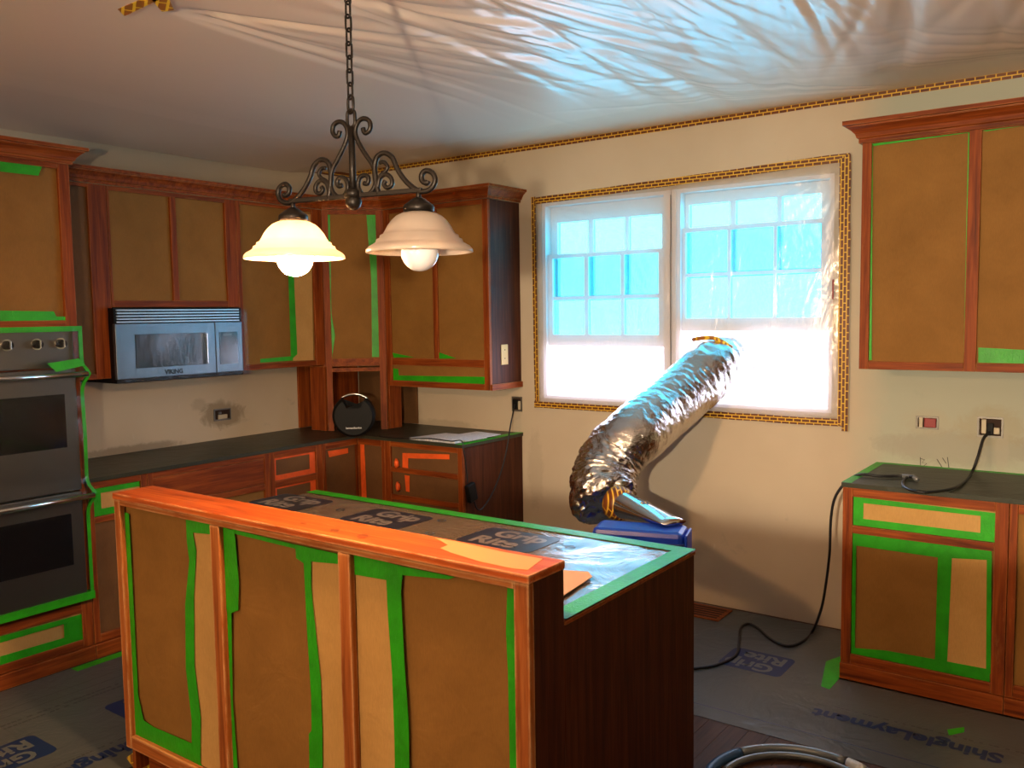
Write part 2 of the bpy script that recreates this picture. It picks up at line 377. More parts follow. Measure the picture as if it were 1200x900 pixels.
# ------------------------------------------------------------------ room shell
XL, YB, ZC, XR, YF = -4.72, 4.554, 2.71, 2.6, -3.0
fl = struct(wpart('floor', (XL-.1, XR+.1, YF-.1, YB+.1, -.1, -.012), floor_m, bev=0))
pm = None
pw, k = .0833, 0
ncol = int((XR-XL)/pw)
for i in range(ncol):
    x0 = XL+i*pw
    cuts = [YF, -1.6+random.random()*1.2, 1.2+random.random()*1.6, YB]
    for a, b_ in zip(cuts, cuts[1:]):
        bm = B(); wbox(bm, x0+.0008, x0+pw-.0008, a+.0008, b_-.0008, -.012, 0); obj('plank', bm, floor_m, fl)
struct(wpart('ceiling', (XL-.1, XR+.1, YF-.1, YB+.1, ZC, ZC+.1), ceil_m, bev=0))
struct(wpart('wall_left', (XL-.12, XL, YF, YB+.15, 0, ZC), wall_m, bev=0))
struct(wpart('wall_right', (XR, XR+.12, YF, YB+.15, 0, ZC), wall_plain, bev=0))
struct(wpart('wall_front', (XL, XR, YF-.12, YF, 0, ZC), wall_plain, bev=0))
WX0, WX1, WZ0, WZ1 = -3.07, -1.30, 1.12, 2.33      # window opening
bm = B()
for a in ((XL, WX0, 0, ZC), (WX1, XR, 0, ZC), (WX0, WX1, 0, WZ0), (WX0, WX1, WZ1, ZC)): wbox(bm, a[0], a[1], YB, YB+.15, a[2], a[3])
bmesh.ops.remove_doubles(bm, verts=bm.verts[:], dist=1e-5)
wb = struct(obj('wall_back', bm, wall_m))

# windows
def sash(name, parent, x0, x1, y0, y1, pm, z0, z1, cols, rows):
    bm = B()
    wbox(bm, x0, cols[0][0], y0, y1, z0, z1); wbox(bm, cols[-1][1], x1, y0, y1, z0, z1)
    wbox(bm, cols[0][0], cols[-1][1], y0, y1, z0, rows[0][0]); wbox(bm, cols[0][0], cols[-1][1], y0, y1, rows[-1][1], z1)
    for a, b_ in zip(cols, cols[1:]): wbox(bm, a[1], b_[0], y0+.006, y1-.006, rows[0][0], rows[-1][1])
    for a, b_ in zip(rows, rows[1:]):
        for c in cols: wbox(bm, c[0], c[1], y0+.006, y1-.006, a[1], b_[0])
    s = obj(name, bm, white_p, parent)
    ym = (y0+y1)/2
    for c in cols:
        for r in rows:
            bm = B(); wbox(bm, c[0]-.003, c[1]+.003, ym-.002, ym+.002, r[0]-.003, r[1]+.003); obj('pane', bm, pane_c if (pm is pane_u and r is rows[0]) else pm, s)
    return s
def S(x): return x*1.010
def Z(z): return 1.65+(z-1.65)*1.010
def U(x): return x*1.018
def ZU(z): return 1.65+(z-1.65)*1.018
def window(name, x0, x1, lo, up):
    w = bpy.data.objects.new(name, None); C.objects.link(w); w.location = ((x0+x1)/2, 4.6, WZ0); WM[w.name] = Matrix.Translation(w.location); struct(w)
    bm = B()
    wbox(bm, x0, x0+.022, YB+.005, YB+.15, WZ0, WZ1); wbox(bm, x1-.022, x1, YB+.005, YB+.15, WZ0, WZ1)
    wbox(bm, x0+.022, x1-.022, YB+.005, YB+.15, WZ1-.022, WZ1)
    obj('window_frame', bm, white_p, w)
    wpart('window_sill', (x0+.022, x1-.022, YB+.005, YB+.16, WZ0, WZ0+.02), white_p, w)
    sash('lower_sash', w, x0+.023, x1-.023, 4.585, 4.618, pane_m, *lo); sash('upper_sash', w, x0+.023, x1-.023, 4.622, 4.655, pane_u, *up)
    return w
T = lambda L, f: [(f(a), f(b)) for a, b in L]
window('window_1', -3.07, -2.222,
       (Z(1.45), Z(2.01), T([(-2.985, -2.763), (-2.733, -2.515), (-2.49, -2.266)], S), T([(1.52, 1.731), (1.752, 1.985)], Z)),
       (ZU(1.727), 2.306, T([(-2.945, -2.732), (-2.696, -2.484), (-2.456, -2.245)], U), T([(1.755, 1.985), (2.005, 2.20)], ZU)))
window('window_2', -2.162, -1.30,
       (Z(1.54), Z(2.11), T([(-2.098, -1.859), (-1.839, -1.605), (-1.587, -1.356)], S), T([(1.612, 1.84), (1.859, 2.085)], Z)),
       (ZU(1.835), 2.306, T([(-2.078, -1.846), (-1.812, -1.59), (-1.563, -1.36)], U), T([(1.863, 2.085), (2.105, 2.235)], ZU)))
for i, (a, c) in enumerate(((-2.222, -2.194), (-2.190, -2.162))):
    struct(wpart('trim_%d' % (i+1), (a, c, YB-.004, YB+.12, WZ0, WZ1), white_p))

# ------------------------------------------------------------------ cabinets
LB = Fr(-4.108, 0, 0, 1); LU = Fr(-4.39, 0, 0, 1); BB = Fr(0, 3.94, 1, 0); BU = Fr(0, 4.224, 1, 0); DG = Fr(-4.39, 3.944, 1, 1); IS = Fr(0, 1.647, 1, 0)
def wm(fr, along): return wood_z if along == 'z' else (wood_x if fr in (BB, BU, IS) else (wood_y if fr in (LB, LU) else wood_x))
def cabinet(name, label, fr, u0, u1, z0, z1, depth, stiles, rails, group=None, body=True, cat='cabinet', inset=.022):
    t = thing(name, label, cat, tuple(fr.p((u0+u1)/2, -depth/2, z0)), group)
    if body: fpart('body', fr, (u0, u1, -depth, -inset, z0, z1), cavity if inset > .03 else wood_z, t, .002)
    for a, b_, c, d in stiles: fpart('stile', fr, (a, b_, -inset, 0, c, d), wm(fr, 'z'), t, .0025)
    for a, b_, c, d in rails: fpart('rail', fr, (a, b_, -inset, -.0008, c, d), wm(fr, 'u'), t, .0025)
    return t
G = .001
# --- tall oven cabinet
Y0 = 1.33
t = cabinet('oven_cabinet', 'tall stained oak oven cabinet with papered upper door opening and taped bottom drawer', LB, Y0, 2.15, 0, 2.385, .60,
            [(2.098, 2.15, .075, 2.385), (Y0, Y0+.05, .075, 2.385)],
            [(Y0+.05, 2.098, 2.352, 2.385), (Y0+.05, 2.098, 1.622, 1.652), (Y0+.05, 2.098, .25, .318), (Y0+.05, 2.098, .075, .115)], body=False)
fpart('body', LB, (Y0, 2.15, -.60, -.022, .075, 2.385), wood_z, t)
fpart('toe_board', LB, (Y0, 2.15, -.5, .012, .003, .072), wood_y, t)
sheet('paper_panel', LB, Y0+.05, 2.098, 1.652, 2.352, -.016, kraft, t, .008, 1)
pxpoly('masking_tape', LB, -.006, [(0, 188), (50, 193), (45, 206), (0, 201)], green, t)
pxpoly('masking_tape', LB, -.006, [(0, 364), (63, 365), (66, 371), (78, 371), (79, 378), (0, 379)], green, t)
sheet('paper_panel', LB, Y0+.05, 2.098, .115, .25, -.012, kraft_lite, t, .002, 2)
z3 = dict(org=(0, 700), sc=.13333)
pxpoly('masking_tape', LB, -.008, [(0, 345), (775, 130), (780, 200), (560, 235), (0, 400)], green, t, clip=(1.38, 2.098, .115, .25), **z3)
pxpoly('masking_tape', LB, -.0075, [(0, 520), (565, 355), (560, 235), (775, 160), (780, 355), (0, 605)], green, t, clip=(1.38, 2.098, .115, .25), **z3)
def sweep(name, prof, path, m, parent):
    """prof: (n,z) outline; path: plan polyline with room on its right-hand side"""
    P = [Vector((x, y, 0)) for x, y in path]; rings = []; bm = B()
    for i, p in enumerate(P):
        d0 = (P[i]-P[i-1]).normalized() if i else (P[1]-P[0]).normalized(); d1 = (P[i+1]-P[i]).normalized() if i < len(P)-1 else d0
        n0 = Vector((d0.y, -d0.x, 0)); n1 = Vector((d1.y, -d1.x, 0)); nn = (n0+n1).normalized(); k = 1/max(.3, nn.dot(n0))
        rings.append([bm.verts.new(p+nn*(a*k)+Vector((0, 0, z))) for a, z in prof])
    for A, Q in zip(rings, rings[1:]):
        for j in range(len(prof)): bm.faces.new((A[j], A[(j+1) % len(prof)], Q[(j+1) % len(prof)], Q[j]))
    bm.faces.new(rings[0][::-1]); bm.faces.new(rings[-1]); return obj(name, bm, m, parent)
def crownprof(z, h, o): return [(.001, z), (.012, z), (.012, z+h*.18), (.020, z+h*.24), (.026, z+h*.42), (o*.62, z+h*.62), (o*.8, z+h*.72), (o*.82, z+h*.78), (o, z+h*.80), (o, z+h), (.001, z+h)]
sweep('crown_molding', crownprof(2.375, .078, .065), [(-4.108, Y0), (-4.108, 2.151), (-4.34, 2.151)], wood_y, t)

# --- left wall uppers
t = cabinet('wall_cabinet', 'narrow papered wall cabinet squeezed between oven tower and microwave', LU, 2.152, 2.484, 1.345, 2.345, .325,
            [(2.385, 2.484, 1.345, 2.345)], [(2.152, 2.385, 1.345, 1.372), (2.152, 2.385, 2.325, 2.345)])
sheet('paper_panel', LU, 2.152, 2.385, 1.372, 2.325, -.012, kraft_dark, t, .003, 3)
t = cabinet('wall_cabinet', 'double papered wall cabinet mounted directly above the microwave', LU, 2.486, 3.278, 1.716, 2.345, .325,
            [(2.486, 2.500, 1.716, 2.345), (2.850, 2.886, 1.752, 2.322), (3.205, 3.278, 1.716, 2.345)],
            [(2.500, 3.205, 1.716, 1.752), (2.500, 3.205, 2.322, 2.345)])
sheet('paper_panel', LU, 2.500, 2.850, 1.752, 2.322, -.016, kraft, t, .008, 4); sheet('paper_panel', LU, 2.886, 3.205, 1.752, 2.322, -.016, kraft, t, .008, 5)
z2 = dict(org=(240, 180), sc=1/3)
t = cabinet('wall_cabinet', 'single papered wall cabinet between microwave and diagonal corner cabinet', LU, 3.280, 3.940, 1.335, 2.345, .325,
            [(3.280, 3.310, 1.335, 2.345), (3.865, 3.940, 1.335, 2.345)], [(3.310, 3.865, 1.335, 1.368), (3.310, 3.865, 2.325, 2.345)])
sheet('paper_panel', LU, 3.310, 3.865, 1.368, 2.325, -.014, kraft, t, .003, 6)
c = (3.312, 3.863, 1.370, 2.322)
pxpoly('paper_panel', LU, -.0095, [(305, 205), (380, 215), (382, 730), (310, 728)], kraft_lite, t, clip=c, **z2)
pxpoly('masking_tape', LU, -.007, [(286, 200), (303, 203), (325, 705), (303, 725)], green, t, clip=c, **z2)
pxpoly('masking_tape', LU, -.0065, [(195, 722), (310, 712), (310, 727), (195, 735)], green, t, clip=c, **z2)
# --- diagonal corner unit down to the counter
dl = math.hypot(.28, .28)
t = thing('corner_cabinet', 'diagonal corner cabinet standing on the counter with open appliance bay below', 'cabinet', (-4.55, 4.38, .892))
def diagbody(z0, z1, x):
    bm = B(); pts = [(-4.718, 3.944), (-4.39+x, 3.944+0), (-4.39+x*.3, 3.944+x*.3), (-4.11-x*.3, 4.224-x*.3), (-4.11, 4.224-x), (-4.11, 4.552), (-4.718, 4.552)]
    pts = [(-4.718, 3.945), (-4.392, 3.945), (-4.111, 4.226), (-4.111, 4.552), (-4.718, 4.552)]
    pts[1] = (-4.41, 3.945); pts[2] = (-4.111, 4.246)
    prism(bm, [(a, b_, z0) for a, b_ in pts], [(a, b_, z1) for a, b_ in pts]); return bm
obj('body', diagbody(1.32, 2.345, 0), wood_z, t)
wpart('side_panel', (-4.55, -4.41, 3.944, 3.962, .892, 1.32), wood_z, t); wpart('side_panel', (-4.129, -4.111, 4.246, 4.36, .892, 1.32), wood_z, t)
wpart('back_panel', (-4.70, -4.13, 4.535, 4.550, .892, 1.32), kraft_dark, t)
wpart('back_panel', (-4.716, -4.702, 3.97, 4.53, .892, 1.32), wood_z, t)
fpart('stile', DG, (.002, .040, -.020, 0, .892, 2.345), wood_z, t); fpart('stile', DG, (.350, .394, -.020, 0, .892, 2.345), wood_z, t)
for a, b_ in ((1.325, 1.372), (1.285, 1.310), (2.315, 2.345)): fpart('rail', DG, (.040, .350, -.020, -.001, a, b_), wood_x, t)
sheet('paper_panel', DG, .040, .350, 1.372, 2.315, -.012, kraft, t, .003, 7)
c = (.041, .349, 1.374, 2.314)
pxpoly('masking_tape', DG, -.008, [(412, 210), (440, 215), (445, 560), (458, 640), (440, 718), (425, 715)], green, t, clip=c, **z2)
pxpoly('masking_tape', DG, -.008, [(568, 210), (602, 215), (617, 715), (588, 715), (585, 440)], green, t, clip=c, **z2)
pxpoly('masking_tape', DG, -.0075, [(440, 205), (570, 208), (570, 216), (440, 214)], green, t, clip=c, **z2)
# --- back wall upper by the window
t = cabinet('wall_cabinet', 'papered wall cabinet with lower drawer row, end panel facing the window', BU, -4.108, -3.24, 1.185, 2.345, .328,
            [(-4.108, -4.062, 1.185, 2.345), (-3.285, -3.24, 1.185, 2.345), (-3.690, -3.652, 1.372, 2.315)],
            [(-4.062, -3.285, 1.185, 1.222), (-4.062, -3.285, 1.325, 1.372), (-4.062, -3.285, 2.315, 2.345)], body=False)
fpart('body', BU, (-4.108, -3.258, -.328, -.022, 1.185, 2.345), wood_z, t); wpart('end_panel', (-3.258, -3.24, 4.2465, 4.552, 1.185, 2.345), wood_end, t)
wpart('end_trim', (-3.24, -3.228, 4.23, 4.552, 1.185, 1.222), wood_y, t)
sheet('paper_panel', BU, -4.062, -3.690, 1.372, 2.315, -.012, kraft, t, .003, 8); sheet('paper_panel', BU, -3.652, -3.285, 1.372, 2.315, -.012, kraft, t, .003, 9)
sheet('paper_panel', BU, -4.062, -3.285, 1.222, 1.325, -.013, kraft, t, .001, 10)
c = (-4.06, -3.287, 1.374, 2.313)
pxpoly('masking_tape', BU, -.008, [(820, 178), (970, 163), (970, 172), (850, 188)], green, t, clip=c, **z2)
pxpoly('masking_tape', BU, -.008, [(660, 700), (735, 716), (665, 722)], green, t, clip=c, **z2); pxpoly('masking_tape', BU, -.008, [(822, 698), (885, 720), (825, 724)], green, t, clip=c, **z2)
pxpoly('masking_tape', BU, -.0105, [(660, 755), (680, 757), (682, 780), (988, 785), (988, 812), (660, 804)], green, t, clip=(-4.06, -3.287, 1.224, 1.323), **z2)
sp = thing('switch_plate', 'small tan switch plate on the end of the papered wall cabinet by the window', 'switch plate', (-3.239, 4.372, 1.40))
e = Fr(-3.24, 0, 0, 1)
fpart('plate', e, (4.336, 4.404, .001, .006, 1.337, 1.462), brass, sp, .002)
for z in (1.373, 1.426): fpart('screw', e, (4.367, 4.373, .006, .008, z, z+.006), iron, sp, 0)
cr = thing('crown_molding', 'long dark stepped crown molding along the left and corner wall cabinets', 'molding', (-4.3, 3.6, 2.346))
sweep('molding', crownprof(2.347, .077, .06), [(-4.389, 2.218), (-4.389, 3.944), (-4.110, 4.223), (-3.239, 4.223), (-3.239, 4.552)], wood_x, cr)

# --- base run, left wall
def base(label, fr, u0, u1, stiles, rails, **k):
    t = cabinet('base_cabinet', label, fr, u0, u1, .003, .868, .605, stiles, rails, **k); return t
t = base('narrow base cabinet with green-taped drawer beside the oven tower', LB, 2.153, 2.466, [(2.153, 2.185, .075, .868), (2.432, 2.466, .075, .868)],
         [(2.185, 2.432, .835, .868), (2.185, 2.432, .665, .695), (2.185, 2.432, .075, .115)])
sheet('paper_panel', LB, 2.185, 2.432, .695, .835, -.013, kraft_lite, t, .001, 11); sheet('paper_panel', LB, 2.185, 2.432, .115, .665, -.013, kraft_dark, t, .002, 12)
for r in ((2.187, 2.430, .808, .833), (2.187, 2.430, .697, .73), (2.187, 2.225, .73, .808)): poly('masking_tape', LB, -.0095, [(r[0], r[2]), (r[1], r[2]), (r[1], r[3]), (r[0], r[3])], green, t)
fpart('toe_board', LB, (2.153, 2.466, -.02, .012, .003, .072), wood_y, t)
t = base('wide base cabinet with a false drawer front below the microwave', LB, 2.468, 3.236, [(2.468, 2.500, .075, .868), (3.200, 3.236, .075, .868), (2.84, 2.87, .115, .655)],
         [(2.500, 3.200, .838, .868), (2.500, 3.200, .655, .69), (2.500, 3.200, .075, .115)])
fpart('false_front', LB, (2.502, 3.198, -.02, -.004, .692, .836), wood_y, t, .003)
sheet('paper_panel', LB, 2.500, 2.84, .115, .655, -.013, kraft, t, .002, 13); sheet('paper_panel', LB, 2.87, 3.200, .115, .655, -.013, kraft, t, .002, 14)
t = base('base drawer cabinet with orange-taped drawer openings on the left run', LB, 3.238, 3.640, [(3.238, 3.272, .075, .868), (3.590, 3.640, .075, .868)],
         [(3.272, 3.590, .828, .868), (3.272, 3.590, .655, .695), (3.272, 3.590, .46, .50), (3.272, 3.590, .075, .115)])
for a, b_, s in ((.695, .828, 15), (.50, .655, 16), (.115, .46, 17)):
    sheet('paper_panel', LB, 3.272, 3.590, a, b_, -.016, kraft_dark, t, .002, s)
    for r in ((3.545, 3.588, a, b_), (3.274, 3.545, a, a+.03), (3.274, 3.29, a+.03, b_), (3.29, 3.545, b_-.012, b_)): poly('masking_tape', LB, -.012, [(r[0], r[2]), (r[1], r[2]), (r[1], r[3]), (r[0], r[3])], orange, t)
# corner: two-leaf lazy susan opening
t = thing('corner_base_cabinet', 'dark inside-corner base cabinet with two papered leaves and orange tape', 'cabinet', (-4.4, 4.2, .003))
bm = B(); pts = [(-4.717, 3.642), (-4.132, 3.642), (-4.132, 3.964), (-3.872, 3.964), (-3.872, 4.552), (-4.717, 4.552)]
prism(bm, [(a, b_, .003) for a, b_ in pts], [(a, b_, .868) for a, b_ in pts]); obj('body', bm, wood_z, t)
fpart('stile', LB, (3.642, 3.668, -.022, 0, .075, .868), wood_z, t); fpart('rail', LB, (3.668, 3.934, -.022, 0, .828, .868), wood_y, t)
fpart('stile', BB, (-3.900, -3.872, -.022, 0, .075, .868), wood_z, t); fpart('rail', BB, (-4.104, -3.900, -.022, 0, .828, .868), wood_x, t)
fpart('rail', LB, (3.668, 3.934, -.022, 0, .075, .115), wood_y, t); fpart('rail', BB, (-4.104, -3.900, -.022, 0, .075, .115), wood_x, t)
sheet('paper_panel', LB, 3.668, 3.925, .115, .828, -.013, kraft_dark, t, .002, 18); sheet('paper_panel', BB, -4.095, -3.900, .115, .828, -.013, kraft_dark, t, .002, 19)
poly('masking_tape', BB, -.008, [(-4.095, .12), (-4.055, .12), (-4.05, .5), (-4.058, .828), (-4.095, .828)], orange, t)
poly('masking_tape', LB, -.008, [(3.70, .775), (3.86, .780), (3.86, .812), (3.69, .815)], orange, t)
# back wall base drawers
t = base('base drawer cabinet with orange-taped drawers next to the blank wall under the window', BB, -3.870, -3.24, [(-3.870, -3.822, .075, .868), (-3.275, -3.24, .003, .868)],
         [(-3.822, -3.275, .835, .868), (-3.822, -3.275, .675, .708), (-3.822, -3.275, .50, .535), (-3.822, -3.275, .075, .115)], body=False)
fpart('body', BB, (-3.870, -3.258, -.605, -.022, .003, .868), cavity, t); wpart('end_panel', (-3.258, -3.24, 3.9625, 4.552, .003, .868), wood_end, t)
for a, b_, s in ((.708, .835, 20), (.535, .675, 21), (.115, .50, 22)): sheet('paper_panel', BB, -3.822, -3.275, a, b_, -.015, kraft_dark, t, .002, s)
z4 = dict(org=(440, 500), sc=1/6); c = (-3.82, -3.277, .12, .833)
pxpoly('masking_tape', BB, -.010, [(190, 185), (520, 195), (520, 230), (230, 222), (230, 292), (190, 290)], orange, t, clip=c, **z4)
pxpoly('masking_tape', BB, -.010, [(205, 340), (240, 345), (240, 460), (215, 455)], orange, t, clip=c, **z4)
for x, y in ((150, 258), (160, 422)):
    u, z = BB.px(440+x/6, 500+y/6, 0); bm = B(); tube(bm, [BB.p(u-.012, -.004, z-.03), BB.p(u+.004, .004, z-.012), BB.p(u+.002, .006, z+.012), BB.p(u-.004, .002, z+.03)], [.007, .016, .015, .006], 8); obj('tape_wad', bm, orange, t, True)
# --- L-shaped counter
ct = thing('countertop', 'dark covered L-shaped counter along the left and back walls', 'countertop', (-4.4, 3.5, .869))
bm = B(); pts = [(-4.718, 2.152), (-4.100, 2.152), (-4.100, 3.932), (-3.232, 3.932), (-3.232, 4.552), (-4.718, 4.552)]
prism(bm, [(a, b_, .869) for a, b_ in pts], [(a, b_, .889) for a, b_ in pts]); bmesh.ops.bevel(bm, geom=bm.edges[:], offset=.001, segments=1, affect='EDGES'); obj('slab', bm, counter_m, ct)
wpart('masking_tape', (-3.285, -3.230, 3.93, 4.552, .8892, .890), green, ct, 0)

# --- right run
t = base('base cabinet on the right with green-taped drawer and door opening', BB, -1.07, -.426, [(-1.07, -1.028, .075, .868), (-.475, -.426, .075, .868)],
         [(-1.028, -.475, .828, .868), (-1.028, -.475, .665, .700), (-1.028, -.475, .075, .118)])
fpart('toe_board', BB, (-1.07, -.426, -.02, .012, .003, .074), wood_x, t)
sheet('paper_panel', BB, -1.028, -.475, .700, .828, -.015, kraft_lite, t, .001, 23); sheet('paper_panel', BB, -1.028, -.475, .118, .665, -.017, kraft, t, .002, 24)
for i, r in enumerate(((-1.027, -.476, .803, .827), (-1.027, -.476, .701, .733), (-1.027, -.985, .733, .803), (-.528, -.476, .733, .803))):
    poly('masking_tape', BB, -.011, [(r[0], r[2]), (r[1], r[2]-.0 if i != 1 else r[2]), (r[1], r[3]-(.006 if i == 0 else 0)), (r[0], r[3])], green, t)
z7 = dict(org=(940, 460), sc=.44444); c = (-1.027, -.476, .119, .664)
pxpoly('paper_panel', BB, -.0125, [(390, 430), (490, 440), (487, 735), (378, 712)], kraft_lite, t, clip=c, **z7)
for i, k in enumerate(([(128, 368), (500, 412), (500, 442), (360, 435), (132, 402)], [(358, 430), (395, 432), (382, 714), (350, 708)], [(126, 672), (220, 680), (360, 705), (494, 730), (494, 768), (126, 695)], [(126, 395), (143, 400), (139, 680), (126, 680)], [(487, 440), (500, 440), (497, 742), (485, 737)])):
    pxpoly('masking_tape', BB, -.0105+.0002*i, k, green, t, clip=c, **z7)
t = base('base cabinet at the far right end with plain papered opening', BB, -.424, .30, [(-.424, -.395, .075, .868), (.26, .30, .075, .868)],
         [(-.395, .26, .828, .868), (-.395, .26, .075, .128)])
fpart('toe_board', BB, (-.424, .30, -.02, .012, .003, .074), wood_x, t)
sheet('paper_panel', BB, -.395, .26, .128, .828, -.013, kraft, t, .003, 25)
ct = thing('countertop', 'dark covered straight counter on the right base cabinets, green tape border', 'countertop', (-.4, 4.25, .869))
wpart('slab', (-1.075, .30, 3.932, 4.552, .869, .889), counter_m, ct, .001)
wpart('masking_tape', (-1.075, .30, 4.515, 4.552, .8892, .890), green, ct, 0); wpart('masking_tape', (-1.075, -1.035, 3.94, 4.515, .8892, .890), green, ct, 0)
z6 = dict(org=(960, 100), sc=.4)
t = cabinet('wall_cabinet', 'large double papered wall cabinet right of the window with its own crown', BU, -1.085, .02, 1.372, 2.415, .328,
            [(-1.085, -1.044, 1.372, 2.415), (-.648, -.600, 1.372, 2.415), (-.02, .02, 1.372, 2.415)],
            [(-1.044, -.648, 1.372, 1.408), (-.600, -.02, 1.372, 1.408), (-1.044, -.648, 2.395, 2.415), (-.600, -.02, 2.395, 2.415)])
sheet('paper_panel', BU, -1.044, -.648, 1.408, 2.395, -.016, kraft, t, .008, 26, (1.63, 1.88, 2.1)); sheet('paper_panel', BU, -.600, -.02, 1.408, 2.395, -.016, kraft, t, .008, 27, (1.63, 1.88, 2.1))
c = (-1.043, -.649, 1.410, 2.394)
for i, k in enumerate(([(148, 165), (157, 168), (154, 805), (146, 805)], [(150, 160), (444, 128), (444, 138), (160, 178)], [(437, 130), (448, 130), (436, 805), (425, 805)])): pxpoly('masking_tape', BU, -.0075+.0003*i, k, green, t, clip=c, **z6)
c = (-.599, -.03, 1.410, 2.394)
pxpoly('masking_tape', BU, -.007, [(478, 118), (600, 99), (600, 112), (490, 135)], green, t, clip=c, **z6); pxpoly('masking_tape', BU, -.007, [(466, 768), (640, 777), (640, 816), (466, 812)], green, t, clip=c, **z6)
sweep('crown_molding', crownprof(2.400, .096, .07), [(-1.086, 4.552), (-1.086, 4.223), (.02, 4.223)], wood_x, t)

# ------------------------------------------------------------------ island
IX0, IX1, IYF, IYM, IYB = -2.963, -1.160, 1.647, 1.800, 2.575
t = thing('kitchen_island', 'oak kitchen island with raised bar ledge and three papered panels', 'island', ((IX0+IX1)/2, 2.1, 0))
wpart('body', (IX0+.02, IX1-.02, IYM, IYB, .09, .868), wood_z, t); wpart('toe_base', (IX0+.06, IX1-.05, IYF+.05, IYB-.05, 0, .10), wood_x, t)
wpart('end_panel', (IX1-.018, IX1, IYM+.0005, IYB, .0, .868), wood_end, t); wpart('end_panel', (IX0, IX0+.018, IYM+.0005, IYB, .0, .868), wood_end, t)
bm = B(); wbox(bm, IX0+.02, IX1-.02, IYF+.032, IYM-.001, .10, 1.015); obj('ledge_wall', bm, wood_z, t)
wpart('ledge_end', (IX1-.018, IX1, IYF+.023, IYM-.0005, 0, 1.0145), wood_end, t); wpart('ledge_end', (IX0, IX0+.018, IYF+.023, IYM-.0005, 0, 1.0145), wood_z, t)
wpart('ledge_cap', (IX0-.003, IX1+.003, IYF-.003, IYM+.003, 1.015, 1.037), wood_cap, t, .003)
for a, b_ in ((IX0, -2.928), (-2.402, -2.355), (-1.812, -1.765), (-1.205, IX1)): fpart('stile', IS, (a, b_, -.022, 0, .10, .995 if -2.95 < a < -1.3 else 1.0145), wood_iz, t, .003)
fpart('rail', IS, (-2.928, -1.205, -.022, -.0008, .995, 1.0145), wood_ix, t, .003)
for a, b_ in ((-2.928, -2.402), (-2.355, -1.812), (-1.765, -1.205)): fpart('rail', IS, (a, b_, -.022, -.0008, .10, .148), wood_ix, t, .003)
for i, (a, b_) in enumerate(((-2.928, -2.402), (-2.355, -1.812), (-1.765, -1.205))): sheet('paper_panel', IS, a, b_, .148, .995, -.026, kraft, t, .003, 30+i)
i1 = dict(org=(120, 540), sc=.4); i2 = dict(org=(380, 560), sc=.38333); zf = .15
c1 = (-2.926, -2.404, .149, .994); c2 = (-2.353, -1.814, .149, .994); c3 = (-1.763, -1.207, .149, .994)
def it(pts, z, c, m=green, n=-.019): pxpoly('masking_tape' if m is green else 'paper_panel', IS, n, pts, m, t, zfloor=zf, clip=c, **z)
it([(60, 150), (78, 155), (105, 690), (122, 765), (92, 810), (80, 640)], i1, c1); it([(92, 742), (150, 780), (262, 828), (292, 895), (280, 905), (90, 805)], i1, c1, n=-.0185)
it([(245, 172), (330, 185), (330, 217), (265, 210), (275, 265), (268, 400), (270, 600), (288, 750), (288, 900), (262, 880), (262, 760), (245, 610), (243, 420), (255, 290), (248, 240)], i1, c1, n=-.0175)
it([(258, 205), (345, 212), (360, 420), (365, 740), (370, 900), (285, 900), (284, 750), (266, 600), (264, 400), (271, 265)], i1, c1, kraft_lite, -.0215)
it([(340, 190), (385, 205), (390, 230), (400, 360), (398, 438), (375, 447), (350, 430)], i1, c2, n=-.0175); it([(350, 425), (378, 442), (382, 700), (398, 900), (375, 900), (360, 640)], i1, c2)
it([(380, 200), (567, 246), (567, 258), (385, 213)], i1, c2, n=-.018)
it([(565, 245), (700, 275), (700, 303), (612, 295), (612, 370), (620, 450), (640, 640), (645, 800), (640, 900), (605, 900), (605, 800), (613, 790), (612, 690), (600, 500), (590, 300), (568, 285)], i1, c2, n=-.0170)
it([(608, 290), (720, 300), (722, 400), (730, 560), (735, 700), (740, 900), (638, 900), (641, 800), (634, 640), (616, 450), (608, 370)], i1, c2, kraft_lite, -.0215)
it([(60, 225), (238, 270), (240, 310), (190, 312), (60, 288)], i2, c3, n=-.018); it([(236, 270), (400, 303), (380, 310), (300, 303), (238, 297)], i2, c3, n=-.0175)
it([(60, 285), (194, 305), (203, 480), (212, 640), (219, 800), (216, 887), (60, 887)], i2, c3, kraft_lite, -.0215)
it([(190, 308), (240, 275), (235, 350), (245, 560), (258, 740), (258, 887), (213, 887), (215, 800), (208, 600), (195, 420)], i2, c3, n=-.0170)
it([(560, 335), (600, 340), (600, 887), (570, 887), (562, 600), (556, 470)], i2, c3)
# scraped pale filler patch on the ledge
def topoly(name, z, pts, m, parent, org=(0, 0), sc=1, th=.0006):
    P = [onplane(org[0]+x*sc, org[1]+y*sc, (0, 0, z), (0, 0, 1)) for x, y in pts]
    return plate(name, P, [p+Vector((0, 0, th)) for p in P], m, parent)
z5 = dict(org=(300, 550), sc=.3)
topoly('filler_patch', 1.0372, [(700, 268), (780, 282), (960, 322), (1120, 350), (1062, 393), (1005, 388), (880, 362), (760, 325), (720, 308), (750, 296)], wood_fil, t, **z5)
for k in ([(290, 232), (330, 232), (325, 246), (285, 243)], [(390, 255), (440, 250), (445, 265), (400, 272)], [(175, 205), (200, 207), (195, 214), (172, 212)]): topoly('filler_patch', 1.0373, k, cavity if False else wood_x, t, **z5)
ic = thing('island_countertop', 'island worktop wrapped in printed underlayment with wide green tape edges', 'countertop', (-2.06, 2.19, .869))
wpart('slab', (IX0, IX1+.002, IYM+.0035, IYB+.006, .869, .880), wood_x, ic)
bm = B(); NX, NY = 60, 26; g = []
